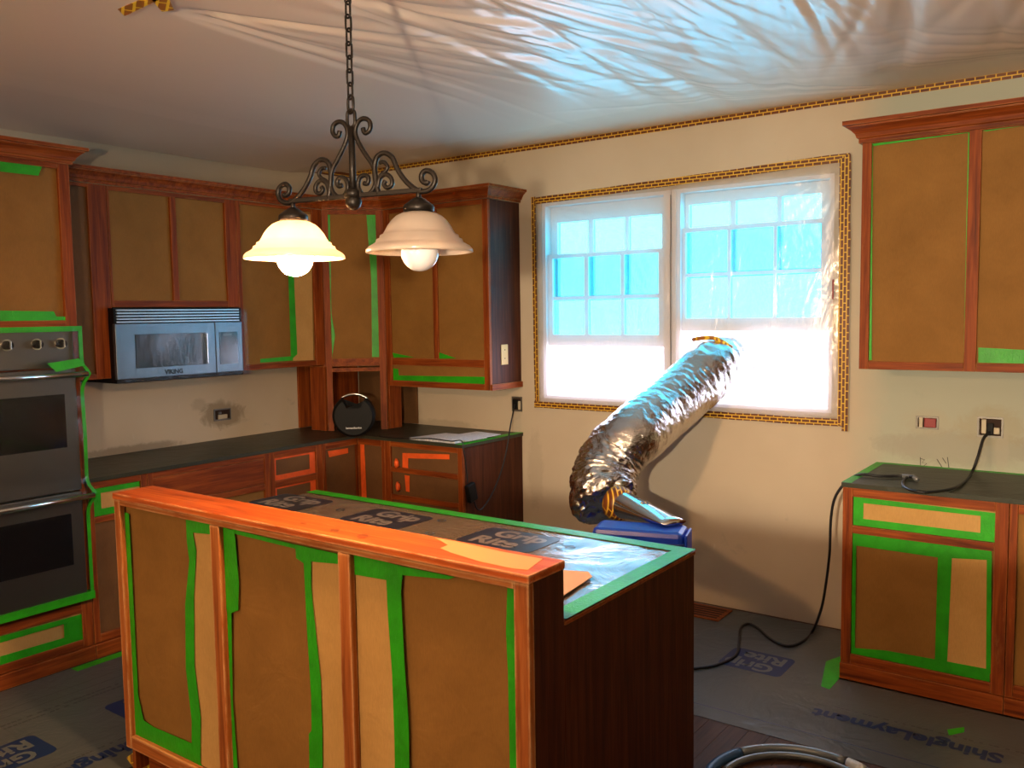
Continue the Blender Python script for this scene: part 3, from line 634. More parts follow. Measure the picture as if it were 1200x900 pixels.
for j in range(NY+1):
    row = []
    for i in range(NX+1):
        x = IX0+.005+(IX1-IX0-.008)*i/NX; y = IYM+.008+(IYB-IYM-.012)*j/NY
        a = .0022*noise.noise((x*7, y*16, 2.2))*(1.6 if x > -1.6 else .2)+.0012*noise.noise((x*20, y*34, 9))*(1 if x > -1.6 else .1)
        row.append(bm.verts.new((x, y, .8825+a)))
    g.append(row)
for j in range(NY):
    for i in range(NX): bm.faces.new((g[j][i], g[j][i+1], g[j+1][i+1], g[j+1][i]))
us = obj('underlayment', bm, under_top, ic, True)
wpart('masking_tape', (IX1-.055, IX1+.003, IYM+.006, IYB+.007, .8855, .8865), green, ic, 0); wpart('masking_tape', (IX0, IX1-.055, IYB-.05, IYB+.007, .8855, .8863), green, ic, 0)
def logo(parent, mid, xd, yd, w, h, z, bgm, fgm, ts=.42):
    """printed two-line badge lying flat"""
    xd = Vector(xd).normalized(); yd = Vector(yd).normalized(); o = Vector((mid[0], mid[1], z)); bm = B(); P = []
    for cx, cy, a0 in ((w/2-.03, h/2-.03, 0), (-w/2+.03, h/2-.03, 90), (-w/2+.03, -h/2+.03, 180), (w/2-.03, -h/2+.03, 270)):
        for k in range(4):
            a = math.radians(a0+k*30); P.append(o+xd*(cx+.03*math.cos(a))+yd*(cy+.03*math.sin(a)))
    prism(bm, P, [p+Vector((0, 0, .0004)) for p in P]); b_ = obj('printed_badge', bm, bgm, parent)
    for i, s in enumerate(('Grip', 'Rite')): text_part('lettering', s, h*ts*1.25, basis(o+xd*(-.02+.04*(1-i))+yd*(h*.22*(1-2*i))+Vector((0, 0, .0008)), xd, yd), fgm, parent, .004)
for x in (-2.87, -2.32, -1.745): logo(us, (x, 2.36), (1, 0, 0), (0, 1, 0), .31, .22, .8834, navy_top, pale_print)
for x, y in ((-2.58, 2.37), (-2.12, 2.45), (-1.52, 2.40), (-2.03, 2.28)):
    bm = B(); lathe(bm, [(.018, .8834), (.018, .8838), (.012, .8838), (.012, .8834)], x, y, 16); obj('printed_mark', bm, grey_print, us)
cf = thing('cardboard_scrap', 'small pinkish cardboard scrap lying on the island worktop by the ledge', 'cardboard', (-1.33, 1.98, .888))
bm = B(); pts = [(-1.70, 1.83), (-1.30, 1.83), (-1.255, 1.94), (-1.275, 2.13), (-1.31, 2.165), (-1.40, 2.13), (-1.6, 2.04)]
prism(bm, [(a, b_, .8885+.01*max(0, b_-2.0)) for a, b_ in pts], [(a, b_, .8905+.01*max(0, b_-2.0)) for a, b_ in pts]); obj('sheet', bm, card_m, cf)

# ------------------------------------------------------------------ floor protection
def floorsheet(label, pts, z=.001):
    t = thing('floor_underlayment', label, 'floor covering', (sum(p[0] for p in pts)/len(pts), sum(p[1] for p in pts)/len(pts), 0))
    bm = B(); prism(bm, [(a, b_, z) for a, b_ in pts], [(a, b_, z+.0012) for a, b_ in pts]); bmesh.ops.triangulate(bm, faces=[f for f in bm.faces if len(f.verts) > 4])
    return t, obj('underlayment', bm, under_floor, t)
lt, ls = floorsheet('grey printed underlayment on the floor between oven tower and island', [(-4.09, .6), (-2.99, .6), (-2.99, 3.2), (-4.09, 3.2)])
rt, rs = floorsheet('grey printed underlayment on the floor between island and right cabinets', [(-3.2, 3.23), (1.2, 3.23), (1.2, 3.915), (-1.085, 3.915), (-1.085, 4.53), (-3.2, 4.53)])
D = (0, -1, 0); TX = (1, 0, 0)
for x, y in ((-3.45, 1.44), (-3.45, 2.03)): logo(ls, (x, y), D, TX, .30, .22, .0024, navy, pale_floor)
text_part('lettering', 'ShingleLayment', .11, basis((-3.15, 1.46, .003), D, TX), navy, ls, .004)
text_part('lettering', 'ShingleLayment', .11, basis((-.72, 3.53, .003), (-1, 0, 0), (0, -1, 0)), navy, rs, .004)
logo(rs, (-1.44, 3.90), (-1, 0, 0), (0, -1, 0), .30, .24, .0024, navy, pale_floor)
def dashes(parent, p, d, L, wd, n):
    d = Vector(d); s = Vector((-d.y, d.x, 0)); bm = B(); x = 0
    while x < L:
        w = random.uniform(.010, .022); a = Vector((p[0], p[1], .0024))+d*x
        P = [a-s*wd/2, a+d*w-s*wd/2, a+d*w+s*wd/2, a+s*wd/2]; prism(bm, P, [q+Vector((0, 0, .0003)) for q in P]); x += w+random.choice((.004, .005, .02))
    o = obj('printed_small_line', bm, grey_print, parent); o['kind'] = 'stuff'
for x in (-3.735, -3.70): dashes(ls, (x, .9), (0, 1, 0), 1.6, .012, 0)
dashes(ls, (-3.225, 1.1), (0, 1, 0), 1.2, .009, 0); dashes(rs, (-1.0, 3.62), (1, 0, 0), 1.2, .010, 0)
for x in (-3.88, -3.81): obj_ = wpart('printed_rule', (x, x+.004, .6, 3.2, .0023, .0026), grey_print, ls, 0)
wpart('printed_rule', (-3.2, 1.2, 3.33, 3.335, .0023, .0026), navy, rs, 0)
wpart('masking_tape', (-4.085, -4.03, 2.02, 3.1, .0025, .0032), green, ls, 0)
for k in ([(968, 775), (988, 768), (988, 790), (972, 808), (962, 804)], [(1110, 855), (1130, 852), (1130, 858), (1112, 862)]): topoly('masking_tape', .0025, k, green, rs)
topoly('barrier_tape', .0025, [(148, 888), (165, 876), (185, 900), (160, 905)], yel, ls)
vg = thing('floor_register', 'wooden slotted floor register against the wall under the window', 'vent', (-1.92, 4.40, .003))
wpart('frame', (-2.10, -1.80, 4.30, 4.50, .0025, .010), wood_x, vg)
for i in range(5): wpart('slot', (-2.08, -1.82, 4.325+i*.033, 4.340+i*.033, .0101, .0112), cavity, vg, 0)

# ------------------------------------------------------------------ double oven and its film
t = thing('double_wall_oven', 'stainless double wall oven with round knobs behind clear plastic', 'oven', (-4.1, 1.74, .335))
y0, y1 = 1.385, 2.115
fpart('control_panel', LB, (y0, y1, -.02, .02, 1.432, 1.615), steel, t, .003)
for y in (1.45, 1.57, 1.69, 1.817, 1.946, 2.053):
    bm = B(); c0 = LB.p(y, .021, 1.545); n = LB.n
    tube(bm, [c0, c0+n*.006], .026, 20); kb = obj('knob_ring', bm, chrome, t, False)
    bm = B(); tube(bm, [c0+n*.0065, c0+n*.034], [.020, .017], 20); kn = obj('knob', bm, black, t)
    fpart('grip', LB, (y-.004, y+.004, .0555, .063, 1.528, 1.562), chrome, kn, .001)
for z0, z1, zh in ((.850, 1.425, 1.40), (.345, .842, .822)):
    d = fpart('oven_door', LB, (y0, y1, -.02, .03, z0, z1), steel, t, .004)
    wz = (1.06, 1.31) if z0 > .8 else (.50, .745)
    fpart('door_window', LB, (y0+.07, y1-.06, .0305, .034, *wz), blackglass, d, .001)
    bm = B(); tube(bm, [LB.p(y0+.01, .08, zh), LB.p(y1+.03, .08, zh)], .013, 12); obj('handle', bm, chrome, d, True)
    for y in (y0+.05, y1-.04): fpart('handle_post', LB, (y, y+.022, .031, .075, zh-.010, zh+.010), chrome, d, .002)
t = thing('oven_plastic_film', 'clear plastic film stretched over the double oven with green tape edging', 'plastic sheet', (-4.03, 1.78, .33))
def filmn(z, u):
    k = math.exp(-((z-1.40)/.05)**2)+math.exp(-((z-.822)/.05)**2)
    base = .045+.055*min(1, k)+.018*max(0, 1-abs(z-1.1)/.35)
    if z > 1.45: base = .072
    edge = max(0, min(1, (2.155-u)/.06))
    return base*(.55+.45*edge)+.004
def filmedge(z):
    k = math.exp(-((z-1.40)/.035)**2)+math.exp(-((z-.822)/.035)**2); return 2.142+.028*min(1, k)
bm = B(); g = []
NZ, NU = 60, 36
for j in range(NZ+1):
    z = .335+(1.612-.335)*j/NZ; row = []
    for i in range(NU+1):
        u = 1.36+(filmedge(z)-1.36)*i/NU
        dd = math.hypot(u-2.16, z-.822); an = math.atan2(z-.822, 2.16-u)
        w = .008*math.sin(an*38+2*math.sin(an*9))*max(0, 1-dd/.65) if z > .83 else .0015*noise.noise((u*14, z*14, 3))
        row.append(bm.verts.new(LB.p(u, filmn(z, u)+abs(w), z)))
    g.append(row)
for j in range(NZ):
    for i in range(NU): bm.faces.new((g[j][i], g[j][i+1], g[j+1][i+1], g[j+1][i]))
obj('film', bm, film_oven, t, True)
bm = B(); g = []
for j in range(NZ+1):
    z = .335+(1.612-.335)*j/NZ; e1 = filmedge(z)+.002; n1 = filmn(z, e1)+.002
    g.append([bm.verts.new(LB.p(e1-.018, n1+.001, z)), bm.verts.new(LB.p(e1, n1, z)), bm.verts.new(LB.p(e1+.004, .004, z))])
for a, b_ in zip(g, g[1:]):
    for i in range(2): bm.faces.new((a[i], a[i+1], b_[i+1], b_[i]))
obj('masking_tape', bm, green, t)
for z0, z1, n in ((1.600, 1.624, .048), (.315, .352, .040)): fpart('masking_tape', LB, (1.345, 2.146, .002, n, z0, z1), green, t, 0)
pxpoly('masking_tape', LB, .084, [(55, 426), (92, 420), (100, 428), (66, 436)], green, t)

# ------------------------------------------------------------------ microwave
MF = Fr(-4.33, 0, 0, 1)
t = thing('microwave', 'steel over-range microwave with louvred top vent under the papered cabinet', 'microwave', (-4.52, 2.85, 1.315))
a, b_ = 2.462, 3.248
fpart('body', MF, (a, b_, -.388, -.024, 1.318, 1.712), black, t, .003)
fpart('vent_panel', MF, (a, b_, -.024, -.006, 1.632, 1.712), black, t, .001)
for i in range(5): fpart('louvre', MF, (a+.012, b_-.02, -.006, .004, 1.6345+i*.0155, 1.6415+i*.0155), louvre_m, t, .001)
d = fpart('door', MF, (a, 3.062, -.024, 0, 1.338, 1.630), steel_mw, t, .004)
fpart('door_window', MF, (2.570, 2.998, .0004, .003, 1.392, 1.572), darkglass, d, .001)
fpart('handle', MF, (2.985, 2.996, .006, .028, 1.395, 1.568), chrome, d, .004)
cp = fpart('control_panel', MF, (3.065, b_, -.024, 0, 1.338, 1.630), steel_mw, t, .004)
fpart('keypad', MF, (3.088, 3.212, .0004, .003, 1.385, 1.572), darkglass, cp, .001)
fpart('display', MF, (3.112, 3.172, .0032, .004, 1.548, 1.562), mat('lcd_grey', (.10, .12, .12), .3)[0], cp, 0)
fpart('base_strip', MF, (a, b_, -.03, -.006, 1.318, 1.336), black, t, .001)
text_part('lettering', 'VIKING', .034, basis(MF.p(2.79, .0015, 1.362), (0, 1, 0), (0, 0, 1)), black, d, .0015)
t = thing('microwave_plastic_film', 'clear creased plastic film clinging to the microwave front', 'plastic sheet', (-4.32, 2.85, 1.325))
bm = B(); g = []
for j in range(21):
    row = []
    for i in range(61):
        u = 2.46+.80*i/60; z = 1.325+.375*j/20
        row.append(bm.verts.new(MF.p(u, .037+.006*noise.noise((u*16-z*7, z*3, 1))+.003*noise.noise((u*50+z*20, z*5, 4)), z)))
    g.append(row)
for j in range(20):
    for i in range(60): bm.faces.new((g[j][i], g[j][i+1], g[j+1][i+1], g[j+1][i]))
obj('film', bm, film_mw, t, True)

# ------------------------------------------------------------------ chandelier
HX, HY = -1.640, 1.582; bd = Vector((.375, .073, 0)).normalized()
CF = Fr(HX, HY, bd.x, bd.y)
t = thing('pendant_chandelier', 'black wrought iron two-light chandelier hanging on a chain above the island', 'chandelier', (HX, HY, 1.75))
def cpx(pts): return [CF.px(330+x/6, 100+y/6) for x, y in pts]
S1 = [(572, 300), (585, 335), (612, 325), (625, 290), (615, 250), (580, 233), (545, 250), (522, 295), (520, 345), (545, 410), (600, 500), (640, 560), (662, 640), (655, 710), (620, 760), (580, 772), (548, 742), (538, 690), (555, 645), (590, 632), (612, 655), (605, 690), (578, 688)]
S2 = [(682, 765), (668, 700), (658, 640), (655, 560), (675, 500), (725, 475), (780, 510), (815, 590), (870, 670), (940, 730), (1000, 747), (1055, 722), (1080, 665), (1060, 615), (1015, 600), (985, 630), (990, 672), (1020, 688), (1032, 672)]
S3 = [(690, 545), (720, 540), (745, 572), (730, 605), (690, 640), (672, 690)]
S4 = [(676, 720), (690, 655), (735, 625), (772, 655), (775, 700), (745, 720), (720, 698), (732, 672)]
for sc_, r in ((S1, .0062), (S2, .0068), (S3, .005), (S4, .0058)):
    uz = cpx(sc_)
    for sgn in (1, -1):
        bm = B(); tube(bm, smooth_path([CF.p(sgn*u, 0, z) for u, z in uz], 4), r, 8); obj('scroll', bm, iron, t, True)
SP = .191
zb = CF.px(330+800/6, 100+752/6)[1]
fpart('cross_bar', CF, (-SP-.01, SP+.01, -.006, .006, zb-.006, zb+.006), iron, t, .002)
bm = B(); tube(bm, [CF.p(0, 0, zb-.02), CF.p(0, 0, 2.125)], .0085, 12); obj('centre_rod', bm, iron, t, True)
bm = B(); bmesh.ops.create_uvsphere(bm, u_segments=20, v_segments=12, radius=.021, matrix=Matrix.Translation(CF.p(0, 0, zb-.015))); obj('finial_ball', bm, iron, t, True)
bm = B(); tube(bm, [CF.p(0, 0, zb-.004), CF.p(0, 0, zb+.012), CF.p(0, 0, zb+.02)], [.024, .022, .010], 16); obj('finial_collar', bm, iron, t, True)
def linkm(cz, a, h, w, r):
    bm = B(); pts = []
    for k in range(20):
        th = 2*math.pi*k/20; uu = w*math.cos(th); zz = (h-w)*(1 if math.sin(th) >= 0 else -1)*(abs(math.sin(th)) > .01)+w*math.sin(th)
        pts.append(CF.p(0, 0, 0)+(CF.u*math.cos(a)+CF.n*math.sin(a))*uu+Vector((0, 0, cz+zz)))
    tube(bm, pts, r, 8, True); return bm
obj('hanging_loop', linkm(2.145, .2, .022, .014, .0045), iron, t, True)
obj('hanging_loop', linkm(2.180, .5, .022, .015, .0036), iron, t, True)
z = 2.213; k = 0
while z < 2.62:
    obj('chain_link', linkm(z, .3+(k % 2)*H90, .0205, .0085, .0028), iron, t, True); z += .033; k += 1
bm = B(); lathe(bm, [(.001, 2.62), (.02, 2.62), (.05, 2.645), (.06, 2.672), (.06, 2.68), (.001, 2.68)], HX, HY, 24, False); obj('ceiling_canopy', bm, iron, t, True)
for sgn in (-1, 1):
    p = CF.p(sgn*SP, 0, 0); lit = sgn < 0
    bm = B(); tube(bm, [CF.p(sgn*SP, 0, zb+.004), CF.p(sgn*SP, 0, 1.925)], .006, 10); st = obj('lamp_stem', bm, iron, t, True)
    bm = B(); lathe(bm, [(.008, 1.937), (.016, 1.933), (.036, 1.918), (.038, 1.915), (.038, 1.904), (.034, 1.902), (.008, 1.902)], p.x, p.y, 28); obj('socket_cap', bm, iron, t, True)
    out = [(.030, 1.9015), (.042, 1.899), (.056, 1.892), (.067, 1.882), (.077, 1.869), (.084, 1.856), (.089, 1.848), (.096, 1.845), (.098, 1.838), (.105, 1.835), (.107, 1.828), (.115, 1.823), (.124, 1.818), (.130, 1.811), (.131, 1.804)]
    inn = [(r-.004, z-.001) for r, z in out[::-1]]
    bm = B(); lathe(bm, out+inn, p.x, p.y, 56); obj('glass_shade', bm, shade_m, t, True)
    bm = B(); bmesh.ops.create_uvsphere(bm, u_segments=32, v_segments=18, radius=.0465, matrix=Matrix.Translation((p.x, p.y, 1.804)))
    bl = obj('globe_bulb', bm, bulb_on if lit else bulb_off, t, True); bl['label'] = 'glowing globe bulb' if lit else 'unlit white globe bulb'
    bm = B(); lathe(bm, [(.014, 1.842), (.018, 1.86), (.016, 1.90), (.001, 1.90), (.001, 1.842)], p.x, p.y, 20); obj('socket', bm, white_p, t, True)

# ------------------------------------------------------------------ ceiling plastic
t = thing('ceiling_plastic_sheet', 'milky creased plastic sheeting taped up under the whole ceiling', 'plastic sheet', (-1.5, 2, 2.66))
X0, X1, Ya, Yb_ = -4.70, 1.6, -.6, 4.54
rng = np.random.default_rng(11)
gx = np.linspace(X0, X1, 470); gy = np.concatenate([np.linspace(Ya, 1.15, 30)[:-1], np.linspace(1.15, Yb_, 270)])
XX, YY = np.meshgrid(gx, gy)
eb = np.clip((Yb_-YY)/.5, 0, 1); el = np.clip((XX-X0)/.7, 0, 1)
nz = np.array([[noise.noise((x*.7, y*.7, 5)) for x in gx[::10]] for y in gy[::6]])
nz = np.array([np.interp(gx, gx[::10], r) for r in nz]); nz = np.array([np.interp(gy, gy[::6], c) for c in nz.T]).T
ZZ = 2.692-.045*eb*el*(.7+.5*nz)-.075*np.clip(1-(XX-X0)/.9, 0, 1)**1.5*np.clip((Yb_-YY)/.6, 0, 1)
def fan(ax, ay, a0, a1, n, L, h):
    global ZZ
    for _ in range(n):
        th = math.radians(rng.uniform(a0, a1)); c, s_ = math.cos(th), math.sin(th); l_ = L*rng.uniform(.45, 1); w = rng.uniform(.010, .030); hh = h*rng.uniform(.3, 1)
        dx, dy = XX-ax, YY-ay; al = dx*c+dy*s_; pe = -dx*s_+dy*c+.03*np.sin(al*2.5+hh*900); q = np.clip(al/l_, 0, 1); ww = w*(.5+q)
        ZZ = ZZ+np.where((al > 0) & (al < l_), hh*np.exp(-(pe/ww)**2)*np.minimum(1, q/.1)*(1-q)**.7, 0)*eb
for ax, ay, a0, a1, n_ in ((-2.60, 1.72, 62, 96, 26), (-2.12, 1.92, 62, 98, 28), (-1.75, 1.9, 70, 100, 22), (-1.3, 2.0, 70, 104, 26), (-.9, 2.1, 75, 108, 24), (-.5, 2.3, 80, 112, 24), (-.1, 2.4, 85, 118, 22)): fan(ax, ay, a0, a1, n_, 2.7, .0075)
fan(.3, 4.5, 195, 228, 16, 2.2, .006); fan(-1.0, 4.5, 205, 240, 16, 1.8, .006)
for ax, ay, th_, L_, w_, h_ in ((-1.9, 2.1, 88, 2.6, .055, .022), (-1.25, 2.2, 96, 2.4, .05, .018), (-.6, 2.5, 104, 2.2, .05, .018), (-2.3, 1.9, 82, 2.4, .04, .014)):
    c, s_ = math.cos(math.radians(th_)), math.sin(math.radians(th_)); dx, dy = XX-ax, YY-ay; al = dx*c+dy*s_; q = np.clip(al/L_, 0, 1); pe = -dx*s_+dy*c+.10*np.sin(q*3.1)
    ZZ = ZZ+np.where((al > 0) & (al < L_), h_*np.exp(-(pe/w_)**2)*np.sin(np.pi*q)**.8, 0)*eb
ZZ = np.minimum(ZZ, 2.703)
bm = B(); g = [[bm.verts.new((XX[j, i], YY[j, i], ZZ[j, i])) for i in range(len(gx))] for j in range(len(gy))]
for j in range(len(gy)-1):
    for i in range(len(gx)-1): bm.faces.new((g[j][i], g[j][i+1], g[j+1][i+1], g[j+1][i]))
obj('sheeting', bm, sheet_m, t, True)
def strip(name, P0, P1, wv, m, parent, off, n=40, th=.001, wob=.004):
    P0, P1, wv, off = Vector(P0), Vector(P1), Vector(wv), Vector(off); bm = B(); A = []
    for i in range(n+1):
        p = P0.lerp(P1, i/n)+wv.normalized()*wob*noise.noise((i*.3, P0.x*3, P0.z*5)); A.append([bm.verts.new(q) for q in (p, p+wv, p+wv+off*th, p+off*th)])
    for a, b_ in zip(A, A[1:]):
        for k in range(4): bm.faces.new((a[k], a[(k+1) % 4], b_[(k+1) % 4], b_[k]))
    bm.faces.new(A[0][::-1]); bm.faces.new(A[-1]); return obj(name, bm, m, parent)
strip('barrier_tape', (-4.70, 4.5515, 2.662), (1.6, 4.5515, 2.662), (0, 0, .040), btape_h, t, (0, -1, 0), 80)
strip('barrier_tape', (-4.7185, -.5, 2.598), (-4.7185, 4.54, 2.648), (0, 0, .035), btape_v, t, (1, 0, 0), 40)
def ctape(pts):
    P = [onplane(x, y, (0, 0, 2.62), (0, 0, 1)) for x, y in pts]
    P = [Vector((p.x, p.y, 2.628)) for p in P]; bm = B(); prism(bm, P, [p+Vector((0, 0, .001)) for p in P]); obj('barrier_tape', bm, yel, t)
ctape([(138, 14), (176, -2), (198, -2), (180, 6), (146, 22)]); ctape([(178, -8), (196, -3), (204, 15), (190, 17), (176, 1)]); ctape([(372, -10), (395, -10), (392, 2), (376, 1)])

# ------------------------------------------------------------------ window film with barrier tape
t = thing('window_plastic_sheet', 'clear plastic sheet over the double window edged with brick-print tape', 'plastic sheet', (-2.18, 4.545, 1.05))
bm = B(); x0, x1, z0, z1 = -3.115, -1.235, 1.075, 2.375; NX, NZ = 120, 84; g = []
DC = Vector((-1.86, 4.54, 1.345))
def top(x): return 2.325+(x+3.13)/(1.89)*.050
for j in range(NZ+1):
    row = []
    for i in range(NX+1):
        x = x0+(x1-x0)*i/NX; z = z0+(top(x)+.012-z0)*j/NZ; d = 0
        for cx, cz, ph in ((x1, top(x1), 0), (x1, 1.75, 2), (x0, top(x0), 1), (x0, z0, 3), (x1, z0, 4), (-2.19, 1.55, 5)):
            r = math.hypot(x-cx, z-cz); a = math.atan2(z-cz, x-cx); d += .007*abs(math.sin(a*(16+ph)+ph))**3*max(0, 1-r/.55)*min(1, r/.05)
        ed = min(1, min(x-x0, x1-x, z-z0, top(x)-z)/.04) if True else 1
        row.append(bm.verts.new((x, 4.541-.002-d*max(0, ed), z)))
    g.append(row)
for j in range(NZ):
    for i in range(NX):
        q = (g[j][i], g[j][i+1], g[j+1][i+1], g[j+1][i]); c0 = sum((v.co for v in q), Vector())/4
        if math.hypot(c0.x-DC.x, c0.z-DC.z) > .150: bm.faces.new(q)
bmesh.ops.delete(bm, geom=[v for v in bm.verts if not v.link_faces], context='VERTS')
obj('film', bm, film_win, t, True)
Yt = 4.5365
strip('barrier_tape', (-3.135, Yt, top(-3.135)), (-1.222, Yt, top(-1.222)), (0, 0, .042), btape_h, t, (0, -1, 0))
strip('barrier_tape', (-3.135, Yt-.0011, 2.372), (-3.128, Yt-.0011, 1.058), (.032, 0, 0), btape_v, t, (0, -1, 0))
strip('barrier_tape', (-3.13, Yt-.0023, 1.060), (-1.225, Yt-.0023, 1.058), (0, 0, .038), btape_h, t, (0, -1, 0))
strip('barrier_tape', (-1.272, Yt-.0036, 2.395), (-1.262, Yt-.0036, 1.062), (.030, 0, 0), btape_v, t, (0, -1, 0)); strip('barrier_tape', (-1.247, Yt-.0048, 2.41), (-1.240, Yt-.0048, 1.035), (.030, 0, 0), btape_v, t, (0, -1, 0))
for x, a, b_ in ((-2.191, 1.2, 2.3),): strip('seam_tape', (x, Yt-.003, a), (x, Yt-.003, b_), (.004, 0, 0), metalbox, t, (0, -1, 0), 30)
wpart('red_tag', (-1.298, -1.290, Yt-.006, Yt-.005, 1.70, 1.80), red_m, t, 0)

# ------------------------------------------------------------------ foil duct, reducer, blower box
def atY(x, y, Y): return onplane(x, y, (0, Y, 0), (0, 1, 0))
path = [Vector((-1.845, 4.66, 1.37)), atY(838, 430, 4.52), atY(808, 456, 4.36), atY(775, 484, 4.16), atY(744, 510, 3.95), atY(720, 534, 3.86), atY(708, 560, 3.78), atY(707, 580, 3.72), atY(712, 594, 3.68)]
sp_ = smooth_path(path, 26)
t = thing('flexible_duct', 'large crinkled silver foil duct running from blue blower out through window', 'duct', (-2.05, 3.7, .7))
bm = B(); SEG = 110; N = len(sp_); rings = []; up = None; arcl = 0
for i, p in enumerate(sp_):
    a = sp_[max(i-1, 0)]; b_ = sp_[min(i+1, N-1)]; tt = (b_-a).normalized(); arcl += (p-a).length if i else 0
    if up is None: up = tt.orthogonal().normalized()
    up = (up-tt*up.dot(tt)).normalized(); s = tt.cross(up); q = i/(N-1)
    R = .158+.010*min(1, max(0, (q-.55)/.2))
    if q > .93: R *= math.sqrt(max(.0, 1-((q-.93)/.075)**2))*.98+.02
    row = []
    for j in range(SEG):
        th = 2*math.pi*j/SEG; dr = up*math.cos(th)+s*math.sin(th); P = p+dr*R
        el = 1 if q < .6 else 1.8
        cz_, sz_ = math.cos(th), math.sin(th)
        cr = -.0065*el*abs(noise.noise((cz_*1.6, sz_*1.6, arcl*30)))-.0045*el*abs(noise.noise((cz_*3.4, sz_*3.4, arcl*62+9)))+.006*noise.noise(P*7)+.0018*noise.noise(P*40)
        if q > .66: cr += .011*min(1, (q-.66)/.1)*noise.noise(P*19)+.005*noise.noise(P*45)
        if q > .6: cr += (.008+.012*max(0, (q-.85)/.15))*noise.noise((cz_*2.6, sz_*2.6, arcl*(13+14*(q > .85))+3))
        ax_ = tt*(.022*noise.noise(P*21+Vector((3, 1, 2)))+.012*noise.noise(P*48)) if q > .90 else Vector()
        row.append(bm.verts.new(p+dr*(R+cr)+ax_))
    rings.append(row)
for A, Q in zip(rings, rings[1:]):
    for j in range(SEG): bm.faces.new((A[j], A[(j+1) % SEG], Q[(j+1) % SEG], Q[j]))
bm.faces.new(rings[-1]); obj('foil_skin', bm, foil, t, True)
endp = atY(728, 591, 3.50); e2 = atY(791, 613, 3.34); dd = (e2-endp).normalized()
bm = B(); tube(bm, [endp-dd*.035, endp-dd*.01, endp+dd*.012, endp+dd*.03], [.082, .080, .074, .068], 32); obj('barrier_tape', bm, btape_d, t, True)
bm = B(); pa = atY(834, 398, 4.5)
tube(bm, smooth_path([atY(812, 398, 4.50), atY(836, 396, 4.47), atY(858, 408, 4.49)], 5), .012, 8); obj('barrier_tape', bm, yel, t, True)
t = thing('duct_reducer', 'shiny tapered sheet-metal reducer joining the foil duct to the blue blower', 'duct fitting', tuple(e2))
bm = B(); NR = 10; rings = []
side = Vector((0, 0, 1)).cross(dd).normalized(); upv = dd.cross(side)
for i in range(NR+1):
    q = i/NR; p = endp.lerp(e2, q); rw = .068*(1-q)+.060*q; rh = .068*(1-q)+.012*q
    rings.append([bm.verts.new(p+side*rw*math.cos(2*math.pi*j/32)+upv*rh*math.sin(2*math.pi*j/32)) for j in range(32)])
for A, Q in zip(rings, rings[1:]):
    for j in range(32): bm.faces.new((A[j], A[(j+1) % 32], Q[(j+1) % 32], Q[j]))
bm.faces.new(rings[-1]); obj('reducer_body', bm, silver, t, True)
bm = B(); pm_ = endp.lerp(e2, .42)
ring2 = [endp.lerp(e2, .42+k*.03) for k in range(3)]
rr_ = []
for p, q in zip(ring2, (.42, .45, .48)):
    rw = .068*(1-q)+.060*q+.0015; rh = .068*(1-q)+.012*q+.0015
    rr_.append([bm.verts.new(p+side*rw*math.cos(a*.12+1.0)+upv*rh*math.sin(a*.12+1.0)) for a in range(8)])
for A, Q in zip(rr_, rr_[1:]):
    for j in range(7): bm.faces.new((A[j], A[j+1], Q[j+1], Q[j]))
obj('barrier_tape', bm, btape_d, t)
t = thing('blower_box', 'bright blue plastic air blower standing on floor behind the island', 'blower', (-1.70, 3.27, .003))
BF = Fr(-1.858, 3.135, .348, .105)
fpart('housing', BF, (-.02, .365, -.175, 0, .04, .745), blue, t, .022)
fpart('lid_band', BF, (-.023, .368, -.178, .003, .690, .700), mat('dark_blue_band', (.004, .018, .16), .4)[0], t, .001)
fpart('side_cap', BF, (.366, .380, -.16, -.015, .08, .735), blue, t, .006)
for u in (.02, .30): fpart('foot', BF, (u, u+.04, -.15, -.03, .003, .039), black, t, .002)

# ------------------------------------------------------------------ small things
# round portable speaker
t = thing('portable_speaker', 'round black portable speaker with handle standing in the corner cabinet bay', 'speaker', (-4.05, 3.83, .890))
vdir = Vector((.66, -.75, 0)).normalized(); SF = Fr(-4.05, 3.86, -vdir.y, vdir.x)
bm = B(); R, cz = .135, 1.0255; o_ = []
for k in range(41):
    a = math.radians(124+k*(292)/40); o_.append((R*math.cos(a), cz+R*math.sin(a)))
o_ += [(.050, cz+.060), (-.050, cz+.060)]
lay = []
for n_, s_ in ((-.055, .90), (-.045, .98), (-.02, 1), (.02, 1), (.045, .97), (.06, .86)): lay.append([bm.verts.new(SF.p(u*s_, n_, cz+(z-cz)*s_)) for u, z in o_])
for A, Q in zip(lay, lay[1:]):
    for j in range(len(o_)): bm.faces.new((A[j], A[(j+1) % len(o_)], Q[(j+1) % len(o_)], Q[j]))
bm.faces.new(lay[0][::-1]); bm.faces.new(lay[-1]); bmesh.ops.triangulate(bm, faces=[f for f in bm.faces if len(f.verts) > 4])
obj('shell', bm, black, t)
bm = B(); tube(bm, smooth_path([SF.p(R*math.cos(math.radians(a)), 0, cz+R*math.sin(math.radians(a))) for a in range(52, 132, 8)], 2), .009, 8); hd = obj('handle', bm, chrome, t, True); hd['label'] = 'pale arched handle'
text_part('lettering', 'harman/kardon', .016, basis(SF.p(0, .0612, .953), SF.u, (0, 0, 1)), white_t, t, .0006)
